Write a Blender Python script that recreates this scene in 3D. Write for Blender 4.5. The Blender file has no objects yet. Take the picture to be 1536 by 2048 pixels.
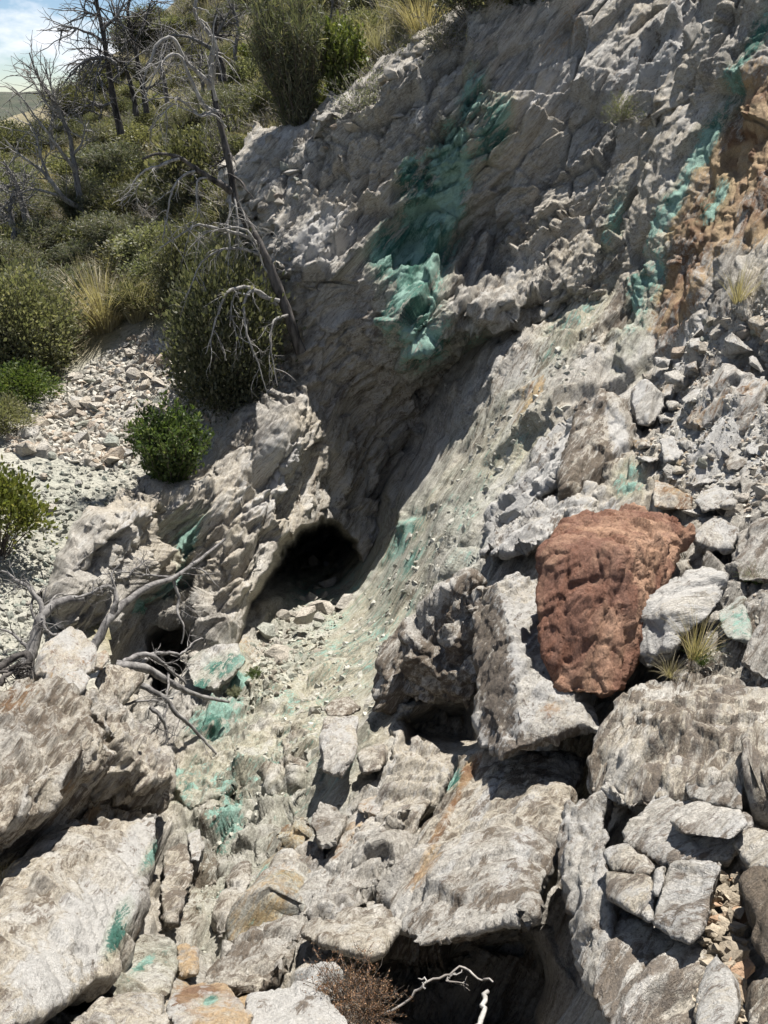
import bpy, bmesh, math, random
import numpy as np
from mathutils import Vector, Matrix
from mathutils.bvhtree import BVHTree

# ------------------------------------------------------------------ camera, sky, sun, exposure
SC = bpy.context.scene
COL = SC.collection
FPX = 1484.0                       # focal length in photo pixels (1536 x 2048)
PITCH = math.radians(29.3)         # camera looks down into the cut
CAM = np.array((0.0, 0.0, 6.5))
cam_d = bpy.data.cameras.new('camera')
cam_d.sensor_fit = 'VERTICAL'; cam_d.sensor_height = 36.0
cam_d.lens = FPX / 2048.0 * 36.0
cam_d.clip_start = 0.05; cam_d.clip_end = 60000.0
cam = bpy.data.objects.new('camera', cam_d); COL.objects.link(cam)
cam.location = CAM; cam.rotation_euler = (math.pi / 2 - PITCH, 0, 0)
SC.camera = cam

SUN_EL, SUN_AZ = math.radians(62), math.radians(22)     # azimuth to the right of the view direction
SUNV = np.array((math.sin(SUN_AZ) * math.cos(SUN_EL), math.cos(SUN_AZ) * math.cos(SUN_EL), math.sin(SUN_EL)))
world = bpy.data.worlds.new('World'); SC.world = world; world.use_nodes = True
wn, wl = world.node_tree.nodes, world.node_tree.links
wn.clear()
w_out = wn.new('ShaderNodeOutputWorld'); w_bg = wn.new('ShaderNodeBackground'); w_sky = wn.new('ShaderNodeTexSky')
w_sky.sky_type = 'NISHITA'; w_sky.sun_disc = False
w_sky.sun_elevation = SUN_EL; w_sky.sun_rotation = SUN_AZ
w_sky.altitude = 2500; w_sky.dust_density = 0.1; w_sky.ozone_density = 2.0
w_tc = wn.new('ShaderNodeTexCoord')
w_map = wn.new('ShaderNodeMapping'); w_map.inputs['Scale'].default_value = (1.0, 1.0, 2.6); w_map.inputs['Location'].default_value = (1.83, 0.63, 0.86)
w_n = wn.new('ShaderNodeTexNoise'); w_n.inputs['Scale'].default_value = 5.5; w_n.inputs['Detail'].default_value = 9; w_n.inputs['Roughness'].default_value = 0.55
w_r = wn.new('ShaderNodeMapRange'); w_r.inputs['From Min'].default_value = 0.53; w_r.inputs['From Max'].default_value = 0.63
w_mix = wn.new('ShaderNodeMix'); w_mix.data_type = 'RGBA'
w_mix.inputs[7].default_value = (10.5, 10.8, 11.4, 1)      # lit cumulus, in the sky texture's own units
wl.new(w_tc.outputs['Generated'], w_map.inputs['Vector']); wl.new(w_map.outputs[0], w_n.inputs['Vector'])
wl.new(w_n.outputs['Fac'], w_r.inputs['Value']); wl.new(w_r.outputs[0], w_mix.inputs[0])
wl.new(w_sky.outputs[0], w_mix.inputs[6]); wl.new(w_mix.outputs[2], w_bg.inputs['Color'])
w_bg.inputs['Strength'].default_value = 0.05
wl.new(w_bg.outputs[0], w_out.inputs['Surface'])
sun_d = bpy.data.lights.new('sun', 'SUN'); sun_d.energy = 5.0; sun_d.angle = math.radians(0.53); sun_d.color = (1.0, 0.955, 0.89)
sun = bpy.data.objects.new('sun', sun_d); COL.objects.link(sun)
sun.rotation_euler = Vector(SUNV).to_track_quat('Z', 'Y').to_euler()
SC.view_settings.view_transform = 'Standard'; SC.view_settings.look = 'None'
SC.view_settings.gamma = 1.0; SC.view_settings.exposure = 1.08; SC.view_settings.use_curve_mapping = False
SC.cycles.use_adaptive_sampling = True; SC.cycles.adaptive_threshold = 0.012; SC.cycles.adaptive_min_samples = 16
SC.cycles.max_bounces = 5; SC.cycles.diffuse_bounces = 2; SC.cycles.glossy_bounces = 1
SC.cycles.transmission_bounces = 2; SC.cycles.transparent_max_bounces = 4

# ------------------------------------------------------------------ numbers: projection, noise, splines
_cp, _sp = math.cos(PITCH), math.sin(PITCH)
def pix(px, py, d):
    """world point seen at photo pixel (px, py) at distance d from the camera"""
    px, py, d = np.broadcast_arrays(np.asarray(px, float), np.asarray(py, float), np.asarray(d, float))
    a = (px - 768) / FPX; c = -(py - 1024) / FPX
    n = d / np.sqrt(a * a + 1 + c * c)
    return np.stack((a * n, (_cp + c * _sp) * n, (-_sp + c * _cp) * n), -1) + CAM
def unpix(P):
    q = P - CAM
    f = q[..., 1] * _cp - q[..., 2] * _sp; u = q[..., 1] * _sp + q[..., 2] * _cp
    f = np.where(f < 0.05, 0.05, f)
    return 768 + FPX * q[..., 0] / f, 1024 - FPX * u / f

def _hash(ix, iy, iz, seed):
    h = (ix.astype(np.uint32) * np.uint32(374761393) + iy.astype(np.uint32) * np.uint32(668265263)
         + iz.astype(np.uint32) * np.uint32(2246822519) + np.uint32(seed * 3266489 + 12345))
    h = (h ^ (h >> np.uint32(13))) * np.uint32(1274126177)
    h = (h ^ (h >> np.uint32(15))) * np.uint32(2246822519)
    return h ^ (h >> np.uint32(16))
def _u(h):
    return (h & np.uint32(0xFFFFFF)).astype(np.float32) / np.float32(16777215.0)
def _re(h, k):
    h = (h + np.uint32(k * 7919 + 1)) * np.uint32(2654435761)
    return h ^ (h >> np.uint32(15))
def vnoise(P, seed=0):
    P = P.astype(np.float32)
    i0 = np.floor(P); f = P - i0; i0 = i0.astype(np.int32)
    f = f * f * f * (f * (f * 6 - 15) + 10)
    out = 0
    for dx in (0, 1):
        wx = f[:, 0] if dx else 1 - f[:, 0]
        for dy in (0, 1):
            wy = wx * (f[:, 1] if dy else 1 - f[:, 1])
            for dz in (0, 1):
                w = wy * (f[:, 2] if dz else 1 - f[:, 2])
                out = out + w * _u(_hash(i0[:, 0] + dx, i0[:, 1] + dy, i0[:, 2] + dz, seed))
    return out * 2 - 1
def fbm(P, octaves=4, seed=0, rough=0.5):
    s, a, t = 0, 1.0, 0.0
    for k in range(octaves):
        s = s + a * vnoise(P * (2.03 ** k) + 17.3 * k, seed + k); t += a; a *= rough
    return s / t
def facet(P, seed=0, soft=0.16):
    """cracked-rock noise: every cell is a tilted plane; returns (plane height, distance to the crack)"""
    P = P.astype(np.float32)
    b = np.floor(P - 0.5).astype(np.int32)
    n = len(P)
    d1 = np.full(n, 99, np.float32); d2 = np.full(n, 99, np.float32)
    v1 = np.zeros(n, np.float32); v2 = np.zeros(n, np.float32)
    for dx in (0, 1):
        for dy in (0, 1):
            for dz in (0, 1):
                c = b + np.array((dx, dy, dz), np.int32)
                h = _hash(c[:, 0], c[:, 1], c[:, 2], seed)
                o = P - (c + 0.5) - np.stack((_u(h), _u(_re(h, 1)), _u(_re(h, 2))), 1) * 0.8 + 0.4
                t = np.stack((_u(_re(h, 3)), _u(_re(h, 4)), _u(_re(h, 5))), 1) * 2 - 1
                v = np.einsum('ij,ij->i', t, o) + (_u(_re(h, 6)) - 0.5) * 0.7
                dd = np.einsum('ij,ij->i', o, o)
                near = dd < d1; mid = (~near) & (dd < d2)
                v2 = np.where(near, v1, np.where(mid, v, v2)); d2 = np.where(near, d1, np.where(mid, dd, d2))
                v1 = np.where(near, v, v1); d1 = np.where(near, dd, d1)
    e = np.sqrt(d2) - np.sqrt(d1)
    k = np.clip(e / soft, 0, 1); k = 0.5 + 0.5 * k * k * (3 - 2 * k)
    return v1 * k + v2 * (1 - k), e
def sstep(a, b, x):
    t = np.clip((x - a) / (b - a), 0, 1); return t * t * (3 - 2 * t)

class TPS:
    def __init__(self, xy, v, lam=1e-3):
        xy = np.asarray(xy, float); v = np.asarray(v, float); n = len(xy)
        r2 = ((xy[:, None] - xy[None]) ** 2).sum(-1)
        K = np.where(r2 > 0, 0.5 * r2 * np.log(r2 + 1e-12), 0) + lam * np.eye(n)
        Q = np.hstack((np.ones((n, 1)), xy))
        A = np.block([[K, Q], [Q.T, np.zeros((3, 3))]])
        s = np.linalg.solve(A, np.concatenate((v, np.zeros(3))))
        self.xy, self.w, self.a = xy, s[:n], s[n:]
    def __call__(self, xy):
        xy = np.asarray(xy, float); out = self.a[0] + xy @ self.a[1:]
        for c, w in zip(self.xy, self.w):
            r2 = ((xy - c) ** 2).sum(-1)
            out = out + w * 0.5 * r2 * np.log(r2 + 1e-12)
        return out
def poly_sd(X, Y, poly):
    """signed pixel distance to a polygon, negative inside"""
    poly = np.asarray(poly, float); m = len(poly)
    best = np.full(X.shape, 1e9); ins = np.zeros(X.shape, bool)
    for k in range(m):
        x0, y0 = poly[k]; x1, y1 = poly[(k + 1) % m]
        ex, ey = x1 - x0, y1 - y0
        t = np.clip(((X - x0) * ex + (Y - y0) * ey) / (ex * ex + ey * ey + 1e-9), 0, 1)
        best = np.minimum(best, (X - x0 - t * ex) ** 2 + (Y - y0 - t * ey) ** 2)
        if y0 != y1:
            c = ((y0 > Y) != (y1 > Y)) & (X < (x1 - x0) * (Y - y0) / (y1 - y0) + x0)
            ins ^= c
    return np.where(ins, -1, 1) * np.sqrt(best)

# the rock is foliated: its sheets strike away from the viewer and dip to the lower left
def frame_of(n, t=(0.3, 1, 0.1)):
    n = np.array(n, float); n /= np.linalg.norm(n)
    t = np.array(t, float); t = t - n * (t @ n); t /= np.linalg.norm(t)
    return np.stack((t, np.cross(n, t), n))
FOL = frame_of((-0.56, -0.22, 0.80), (0.42, 0.55, 0.445))

def layers(q, cell, seed, width=0.16):
    """beds of random height along q (bed units), broken sideways by the integer cell ids; groove at each bed joint"""
    i = np.floor(q).astype(np.int64); f = (q - i).astype(np.float32)
    r = lambda k: _u(_hash(k, cell, cell * 0, seed))
    a, b = r(i), r(i + 1)
    t = np.clip((f - (1 - width)) / width, 0, 1); t = t * t * (3 - 2 * t)
    g = np.exp(-((1 - f) / (width * 0.5)) ** 2) + np.exp(-(f / (width * 0.5)) ** 2)
    return a * (1 - t) + b * t - 0.5 - 0.35 * g * r(i + 7)
def rock_disp(P, F, s=1.0, amp=1.0, seed=0, big=True, lam=1.0, blocky=1.0, fa=1.0, cw=1.0):
    """height of broken, foliated rock over a smooth base at world points P (metres)"""
    Q = (P @ F.T)
    w = np.stack((vnoise(Q * 0.8, seed + 90), vnoise(Q * 0.8 + 40, seed + 91), vnoise(Q * np.array((0.5, 0.8, 0.5)) + 80, seed + 92)), 1) * np.array((0.08, 0.08, 0.03))
    Q = Q + w
    out = np.zeros(len(P), np.float32)
    ruf = 0.25 + 1.15 * sstep(-0.35, 0.4, fbm(Q * np.array((0.5, 1.1, 1.1)), 2, seed + 33))      # smooth sheets next to shattered ones
    if big:
        v, e = facet(Q / (np.array((1.8, 1.1, 0.75)) * s), seed + 1, 0.05)
        out += 0.34 * s * v * blocky
    v, e = facet(Q / (np.array((0.92, 0.40, 0.26)) * s), seed + 2, 0.06)
    out += 0.19 * s * v * blocky - 0.06 * cw * s * np.exp(-(e / (0.04 * cw)) ** 2) * blocky * sstep(-0.05, 0.45, vnoise(Q * np.array((0.9, 1.6, 1.6)) / s, seed + 35))
    v, e = facet(Q / (np.array((0.40, 0.17, 0.11)) * s), seed + 3, 0.09)
    out += 0.085 * fa * ruf * s * v * (0.1 + 0.9 * blocky) - 0.016 * s * np.exp(-(e / 0.06) ** 2)
    v, e = facet(Q / (np.array((0.14, 0.065, 0.045)) * s), seed + 4, 0.14)
    out += 0.028 * fa * ruf * s * v * (0.1 + 0.9 * blocky)
    c1 = np.floor(Q[:, 0] / (1.3 * s) + 0.6 * vnoise(Q * np.array((0.2, 1.5, 1.5)), seed + 11)).astype(np.int64)
    c2 = np.floor(Q[:, 0] / (0.6 * s) + 0.9 * vnoise(Q * np.array((0.2, 3.0, 3.0)), seed + 12)).astype(np.int64)
    out += lam * (0.034 * s * layers(Q[:, 2] / (0.17 * s), c1, seed + 13, 0.12) + 0.015 * s * layers(Q[:, 2] / (0.05 * s), c2, seed + 14, 0.25))
    out += lam * (0.007 * vnoise(Q * np.array((1.3, 14.0, 42)), seed + 6) + 0.006 * s * layers(Q[:, 1] / (0.10 * s), c2, seed + 15, 0.3))
    out += 0.006 * fbm(Q * np.array((22, 28, 34)), 2, seed + 7, 0.6)
    return out * amp

def rock_masks(V, Q, stain, pale):
    """where stains and weathering sit on the rock: noise-broken masks, worked out per vertex"""
    rust, green, brown = np.clip(stain.T, 0, 1.1)
    n = lambda sc, o, sd, r=0.62: fbm(Q * np.asarray(sc), o, sd, r) * 0.9 + 0.5
    mid = n((0.9, 5, 12), 4, 231, 0.68); tone = n((1.6, 3.5, 6), 4, 251, 0.7); sp = n((3.5, 11, 19), 3, 261, 0.72); big = n(0.8, 2, 241)
    bw = np.clip(brown * 0.95 + 0.55 * (sp - 0.5) + 0.35 * (mid - 0.5) - 0.02, 0, 1) * np.clip(brown / 0.1, 0, 1)
    rw = np.clip(rust * 1.35 + rust * (2.2 - 1.5 * np.clip((rust - 0.75) / 0.25, 0, 1)) * (0.6 * tone + 0.4 * sp - 0.55), 0, 1) * np.clip(rust / 0.15, 0, 1)
    gw = np.clip(green * 1.25 + green * 2.4 * (0.55 * tone + 0.45 * mid - 0.52), 0, 1) * np.clip(green / 0.12, 0, 1)
    pw = np.clip(pale * (0.4 + 1.2 * np.clip((mid - 0.2) / 0.5, 0, 1)), 0, 1)
    return np.stack((rw, gw, bw), 1), np.stack((big, mid, tone), 1), pw

# ------------------------------------------------------------------ objects
def mesh_np(name, V, F, smooth=True):
    """V (n,3); F (m,3) or (m,4) ints"""
    V = np.ascontiguousarray(V, np.float32); F = np.ascontiguousarray(F, np.int32)
    me = bpy.data.meshes.new(name); k = F.shape[1]
    me.vertices.add(len(V)); me.vertices.foreach_set('co', V.ravel())
    me.loops.add(F.size); me.loops.foreach_set('vertex_index', F.ravel())
    me.polygons.add(len(F)); me.polygons.foreach_set('loop_start', np.arange(0, F.size, k, dtype=np.int32))
    me.polygons.foreach_set('loop_total', np.full(len(F), k, np.int32)) if bpy.app.version < (4, 1) else None
    me.polygons.foreach_set('use_smooth', np.full(len(F), smooth))
    me.update(calc_edges=True); me.validate()
    return me
def put_attr(me, fol=None, stain=None, pale=None, masks=True):
    n = len(me.vertices)
    if fol is not None:
        a = me.attributes.new('fol', 'FLOAT_VECTOR', 'POINT'); a.data.foreach_set('vector', np.ascontiguousarray(fol, np.float32).ravel())
    var = None
    if masks and fol is not None:
        if pale is None: pale = np.zeros(n)
        stain, var, pale = rock_masks(None, fol, stain, pale)
    for nm, arr in (('stain', stain), ('var', var)):        # stain: r rust, g copper green, b brown weathering
        if arr is None: continue
        st = np.ones((n, 4), np.float32); st[:, :3] = np.clip(arr, 0, 1)
        a = me.attributes.new(nm, 'FLOAT_COLOR', 'POINT'); a.data.foreach_set('color', st.ravel())
    if pale is not None:
        a = me.attributes.new('pale', 'FLOAT', 'POINT'); a.data.foreach_set('value', np.ascontiguousarray(pale, np.float32))
def obj(name, me, mat, parent=None, loc=None):
    o = bpy.data.objects.new(name, me); COL.objects.link(o)
    if mat is not None and not me.materials: me.materials.append(mat)
    if parent is not None: o.parent = parent
    if loc is not None: o.location = loc
    return o
def tag(o, label=None, cat=None, group=None, kind=None):
    if label: o['label'] = label
    if cat: o['category'] = cat
    if group: o['group'] = group
    if kind: o['kind'] = kind
    return o
def empty(name, loc):
    o = bpy.data.objects.new(name, None); COL.objects.link(o); o.location = loc; o.empty_display_size = 0.1
    return o

# ------------------------------------------------------------------ materials
class NT:
    def __init__(self, name):
        self.m = bpy.data.materials.new(name); self.m.use_nodes = True
        self.t = self.m.node_tree; self.t.nodes.clear()
    def n(self, kind, **kw):
        x = self.t.nodes.new('ShaderNode' + kind)
        for k, v in kw.items(): setattr(x, k, v)
        return x
    def l(self, a, b): self.t.links.new(a, b)
    def val(self, s, v):
        if hasattr(v, 'is_linked') or isinstance(v, bpy.types.NodeSocket): self.l(v, s)
        else: s.default_value = v
    def attr(self, name, out='Fac'):
        return self.n('Attribute', attribute_name=name).outputs[out]
    def scale(self, v, sc):
        x = self.n('VectorMath', operation='MULTIPLY'); self.l(v, x.inputs[0]); x.inputs[1].default_value = sc; return x.outputs[0]
    def noise(self, v, scale, detail=3, rough=0.55, dist=0.0, out='Fac'):
        x = self.n('TexNoise'); self.l(v, x.inputs['Vector']); x.inputs['Scale'].default_value = scale
        x.inputs['Detail'].default_value = detail; x.inputs['Roughness'].default_value = rough; x.inputs['Distortion'].default_value = dist
        return x.outputs[out]
    def rng(self, v, a, b, c=0.0, d=1.0):
        x = self.n('MapRange'); self.val(x.inputs['Value'], v)
        for k, q in zip(('From Min', 'From Max', 'To Min', 'To Max'), (a, b, c, d)): self.val(x.inputs[k], q)
        return x.outputs[0]
    def math(self, op, a, b=0.0, clamp=False):
        x = self.n('Math', operation=op, use_clamp=clamp); self.val(x.inputs[0], a); self.val(x.inputs[1], b); return x.outputs[0]
    def mix(self, f, a, b, blend='MIX'):
        x = self.n('Mix', data_type='RGBA', blend_type=blend); self.val(x.inputs[0], f); self.val(x.inputs[6], a); self.val(x.inputs[7], b); return x.outputs[2]
    def bsdf(self, color, rough=0.85, normal=None, spec=0.25):
        b = self.n('BsdfPrincipled'); self.val(b.inputs['Base Color'], color); self.val(b.inputs['Roughness'], rough)
        b.inputs['Specular IOR Level'].default_value = spec
        if normal is not None: self.l(normal, b.inputs['Normal'])
        return b.outputs[0]
    def bump(self, h, strength=0.5, dist=0.02, base=None):
        b = self.n('Bump'); self.l(h, b.inputs['Height']); b.inputs['Strength'].default_value = strength; b.inputs['Distance'].default_value = dist
        if base is not None: self.l(base, b.inputs['Normal'])
        return b.outputs[0]
    def out(self, s):
        o = self.n('OutputMaterial'); self.l(s, o.inputs['Surface']); return self.m

def rgb(r, g, b): return (r, g, b, 1.0)
def make_rock(name, bk=1.0, rust1=(0.21, 0.11, 0.055), rust2=(0.48, 0.345, 0.20)):
    t = NT(name)
    fol = t.attr('fol', 'Vector')
    st = t.n('SeparateColor'); t.l(t.attr('stain', 'Color'), st.inputs[0])
    vr = t.n('SeparateColor'); t.l(t.attr('var', 'Color'), vr.inputs[0])
    rust, green, brown = st.outputs[0], st.outputs[1], st.outputs[2]
    big, mid, tone = vr.outputs[0], vr.outputs[1], vr.outputs[2]
    pale = t.attr('pale', 'Fac')
    lam = t.noise(t.scale(fol, (0.9, 5.0, 13.0)), 4.0, 6, 0.75, 0.15)
    fine = t.noise(fol, 70.0, 3, 0.75)
    speck = t.noise(t.scale(fol, (0.36, 1.7, 2.6)), 15.0, 6, 0.76)
    def crisp(m, k=1.3, lo=0.36, hi=0.62):                 # break a soft mask up into ragged specks
        return t.rng(t.math('ADD', m, t.math('MULTIPLY', t.math('SUBTRACT', speck, 0.5), t.math('MULTIPLY', t.rng(m, 0.02, 0.3), k))), lo, hi)
    A = t.mix(t.rng(big, 0.3, 0.7), rgb(0.42, 0.395, 0.35), rgb(0.49, 0.44, 0.355))
    A = t.mix(t.rng(mid, 0.52, 0.9, 0, 0.75), A, rgb(0.20, 0.185, 0.165))
    A = t.mix(t.rng(mid, 0.42, 0.1, 0, 0.7), A, rgb(0.57, 0.555, 0.52))
    A = t.mix(t.rng(lam, 0.51, 0.62, 0, 0.7), A, rgb(0.60, 0.57, 0.515))
    A = t.mix(t.rng(lam, 0.47, 0.36, 0, 0.7), A, rgb(0.15, 0.135, 0.115))
    A = t.mix(t.math('MULTIPLY', crisp(pale, 2.2, 0.34, 0.66), 0.85), A, t.mix(t.rng(fine, 0.35, 0.65), rgb(0.47, 0.46, 0.44), rgb(0.66, 0.65, 0.62)))
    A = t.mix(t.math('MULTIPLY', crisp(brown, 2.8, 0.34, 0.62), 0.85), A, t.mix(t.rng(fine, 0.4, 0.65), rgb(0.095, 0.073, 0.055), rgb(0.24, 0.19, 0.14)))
    A = t.mix(t.math('MULTIPLY', crisp(rust, 2.0, 0.28, 0.68), 0.9), A, t.mix(t.rng(tone, 0.3, 0.7), rgb(*rust1), rgb(*rust2)))
    A = t.mix(t.rng(green, 0.02, 0.25, 0, 0.9), A, t.mix(1.0, A, rgb(0.88, 0.93, 0.87), 'MULTIPLY'))
    gs = t.rng(t.math('ADD', tone, t.math('MULTIPLY', t.math('SUBTRACT', speck, 0.5), 0.9)), 0.34, 0.64)
    A = t.mix(t.math('MULTIPLY', crisp(green, 2.2, 0.38, 0.64), 0.92), A, t.mix(gs, rgb(0.04, 0.15, 0.115), rgb(0.29, 0.47, 0.395)))
    A = t.mix(t.rng(fine, 0.42, 0.68, 0.0, 0.65), A, t.mix(1.0, A, rgb(0.46, 0.44, 0.42), 'MULTIPLY'))
    b = t.bump(lam, 0.9, 0.04)
    b = t.bump(speck, 0.8, 0.04 * bk, b)
    b = t.bump(fine, 0.5, 0.008, b)
    return t.out(t.bsdf(A, 0.9, b, 0.2))
def make_stone(name):
    t = NT(name)
    tc = t.n('TexCoord'); oi = t.n('ObjectInfo'); rnd = oi.outputs['Random']
    ad = t.n('VectorMath', operation='ADD'); t.l(tc.outputs['Object'], ad.inputs[0])
    cx = t.n('CombineXYZ'); r9 = t.math('MULTIPLY', rnd, 37.0); t.l(r9, cx.inputs[0]); t.l(r9, cx.inputs[1]); t.l(cx.outputs[0], ad.inputs[1])
    v = ad.outputs[0]
    mid = t.noise(t.scale(v, (1, 1, 4)), 2.2, 5, 0.7); fine = t.noise(v, 16.0, 3, 0.7)
    A = t.mix(rnd, rgb(0.53, 0.515, 0.48), rgb(0.57, 0.505, 0.41))
    fr = t.n('Math', operation='FRACT'); t.l(t.math('MULTIPLY', rnd, 7.31), fr.inputs[0])
    A = t.mix(t.rng(fr.outputs[0], 0.90, 0.94, 0, 0.45), A, rgb(0.40, 0.27, 0.17))
    A = t.mix(t.rng(fr.outputs[0], 0.12, 0.08, 0, 0.5), A, rgb(0.30, 0.36, 0.29))
    A = t.mix(t.rng(mid, 0.55, 0.8, 0, 0.7), A, rgb(0.26, 0.23, 0.19))
    A = t.mix(t.rng(mid, 0.45, 0.25, 0, 0.7), A, rgb(0.63, 0.60, 0.55))
    A = t.mix(t.rng(fine, 0.35, 0.75, 0.0, 0.7), A, t.mix(1.0, A, rgb(0.50, 0.48, 0.46), 'MULTIPLY'))
    b = t.bump(mid, 0.6, 0.25); b = t.bump(fine, 0.7, 0.06, b)
    return t.out(t.bsdf(A, 0.9, b, 0.2))
M = {}
M['rock'] = make_rock('foliated_rock')
M['red_rock'] = make_rock('iron_stained_rock', 1.9, (0.27, 0.125, 0.08), (0.55, 0.33, 0.215))
M['stone'] = make_stone('loose_stone')
def make_soil():
    t = NT('hillside_soil'); tc = t.n('TexCoord').outputs['Object']
    n1 = t.noise(tc, 0.35, 5, 0.6); n2 = t.noise(tc, 3.0, 6, 0.65); n3 = t.noise(tc, 28.0, 4, 0.7)
    vo = t.n('TexVoronoi'); t.l(tc, vo.inputs['Vector']); vo.inputs['Scale'].default_value = 22.0
    st = t.n('SeparateColor'); t.l(t.attr('stain', 'Color'), st.inputs[0])
    veg, green, grav = st.outputs[0], st.outputs[1], st.outputs[2]
    G = t.mix(t.rng(n2, 0.35, 0.65), rgb(0.25, 0.238, 0.20), rgb(0.325, 0.31, 0.268))
    hs = t.n('HueSaturation'); t.l(vo.outputs['Color'], hs.inputs['Color']); hs.inputs['Saturation'].default_value = 0.0
    G = t.mix(0.4, G, hs.outputs[0], 'OVERLAY')
    G = t.mix(t.math('MULTIPLY', green, t.rng(n2, 0.3, 0.6, 0.4, 1.0)), G, rgb(0.255, 0.28, 0.235))
    S = t.mix(t.rng(n2, 0.4, 0.6), rgb(0.18, 0.155, 0.095), rgb(0.31, 0.265, 0.17))
    S = t.mix(t.rng(n1, 0.42, 0.6), S, rgb(0.085, 0.09, 0.04))
    S = t.mix(t.rng(n3, 0.4, 0.7), S, rgb(0.33, 0.29, 0.2))
    C = t.mix(grav, S, G)
    b = t.bump(n3, 0.8, 0.05); b = t.bump(vo.outputs['Distance'], 0.7, 0.02, b)
    return t.out(t.bsdf(C, 0.95, b, 0.1))
M['soil'] = make_soil()
# ------------------------------------------------------------------ the setting: hillside, cliff (hanging wall), slope (footwall and cut floor)
def ctrl(txt):
    return np.array([[float(x) for x in r.split(',')] for r in txt.split()])
# hillside: a height field through these seen points (pixel x, pixel y, distance)
A_PTS = ctrl('''100,1300,8.0 50,1200,8.8 150,1000,10.3 60,1050,10.0 250,980,10.6 350,960,10.8 100,900,11.4 250,850,12 150,780,13.2
300,720,13.4 450,780,11.8 0,800,13.5 100,700,15 350,620,14.3 500,720,12.0 570,720,12.0 0,650,17 200,560,17.5 350,480,17 450,420,15.5
540,560,12.9 480,500,14 50,480,22 200,400,23 330,330,24 450,280,22 600,280,15.5 540,310,15 0,340,34 150,310,35 280,232,34 400,150,32
550,100,26 700,190,15.5 800,110,15.5 650,30,25 900,30,15.5 960,0,16 70,292,58 120,265,56 170,205,54 240,130,50 320,45,48 420,-60,46 500,-120,46
700,-150,40 1000,-140,30 1100,-80,18.5 1300,-110,18.5 1600,-120,18 1900,-60,17 1100,-10,17.5 1350,-10,17.5 -200,700,15 -300,1000,10 -200,1300,7.5 -400,500,22 -500,320,40 1200,60,17.2 1500,60,17 1000,90,15.8''')
PA = pix(A_PTS[:, 0], A_PTS[:, 1], A_PTS[:, 2])
extra = np.array([(-75, 70, -14), (-50, 85, -8), (-10, 85, 5), (40, 80, 10), (40, 40, 10), (-60, 40, -9), (-45, 20, -7), (25, 20, 9), (-30, 8, -5.5), (70, 90, 10), (-110, 60, -30), (-100, 110, -35), (-30, 120, -14), (30, 120, -5)])
PA = np.vstack((PA, extra))
tA = TPS(PA[:, :2] / 10, PA[:, 2], 2e-3)
azs = np.radians(np.concatenate((np.linspace(-78, -46, 30, endpoint=False), np.linspace(-46, 20, 270, endpoint=False), np.linspace(20, 60, 60))))
rs = np.geomspace(4.2, 110, 280)
AZ, RR = np.meshgrid(azs, rs, indexing='ij')
XA, YA = RR * np.sin(AZ), RR * np.cos(AZ)
xyA = np.stack((XA.ravel(), YA.ravel()), 1)
ZA = tA(xyA / 10)
pA = np.column_stack((xyA, ZA))
pA[:, 2] += 0.10 * fbm(pA * 1.1, 4, 3) * sstep(5, 12, RR.ravel()) + 0.25 * fbm(pA * 0.3, 3, 5) * sstep(12, 25, RR.ravel())
ux, uy = unpix(pA)
TALUS = [(-80, 900), (60, 800), (150, 740), (260, 660), (340, 680), (430, 780), (480, 830), (440, 960), (340, 1000), (240, 1030), (170, 1130), (120, 1230), (260, 1330), (340, 1620), (-200, 1700), (-300, 1200)]
sdT = poly_sd(ux, uy, TALUS) / 40 + 0.6 * fbm(pA * 0.9, 3, 31)
near_cliff = sstep(120, 20, poly_sd(ux, uy, [(470, 330), (640, 260), (700, 260), (650, 620), (590, 760), (440, 800), (540, 560)]) + 40 * fbm(pA * 0.8, 3, 4))
front = (uy > -1e5) & (RR.ravel() < 30)
grav = np.clip(sstep(0.6, -0.6, sdT) + near_cliff, 0, 1) * front
EXA = [(604, 345), (650, 310), (760, 200), (880, 130), (1000, 40), (1200, -20), (1700, -40), (2600, 300), (2600, 3000), (400, 3000), (330, 1560), (230, 1400), (220, 1220), (290, 1080), (420, 1010), (500, 880), (585, 815), (604, 770)]
keep = (poly_sd(ux, uy, EXA) > 0).reshape(AZ.shape)
gx = np.exp(-((ux - 120) / 130) ** 2 - ((uy - 1010) / 140) ** 2) + 0.7 * np.exp(-((ux - 20) / 90) ** 2 - ((uy - 1250) / 90) ** 2)
stA = np.stack((1 - grav, np.clip(gx * 0.5, 0, 1) * grav, grav), 1)
ids = np.arange(AZ.size).reshape(AZ.shape)
kq = keep[:-1, :-1] & keep[1:, :-1] & keep[1:, 1:] & keep[:-1, 1:]
FA = np.stack((ids[:-1, :-1][kq], ids[1:, :-1][kq], ids[1:, 1:][kq], ids[:-1, 1:][kq]), 1)[:, ::-1]
def compact(V, F, *arrs):
    used = np.zeros(len(V), bool); used[F.ravel()] = True
    m = np.cumsum(used) - 1
    return (V[used], m[F]) + tuple(a[used] for a in arrs)
vA, fA, sA = compact(pA, FA, stA)
me = mesh_np('hillside', vA, fA); put_attr(me, stain=sA, masks=False)
hillside = tag(obj('hillside', me, M['soil']), 'scrubby hillside sloping down behind the rock cut', kind='structure')
bvhA = BVHTree.FromPolygons(vA.tolist(), fA.tolist())
def hitA(px, py):
    t = pix(px, py, 1.0) - CAM
    r = bvhA.ray_cast(Vector(CAM), Vector(t))
    return (np.array(r[0]), r[3]) if r[0] is not None else (None, None)

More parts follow.
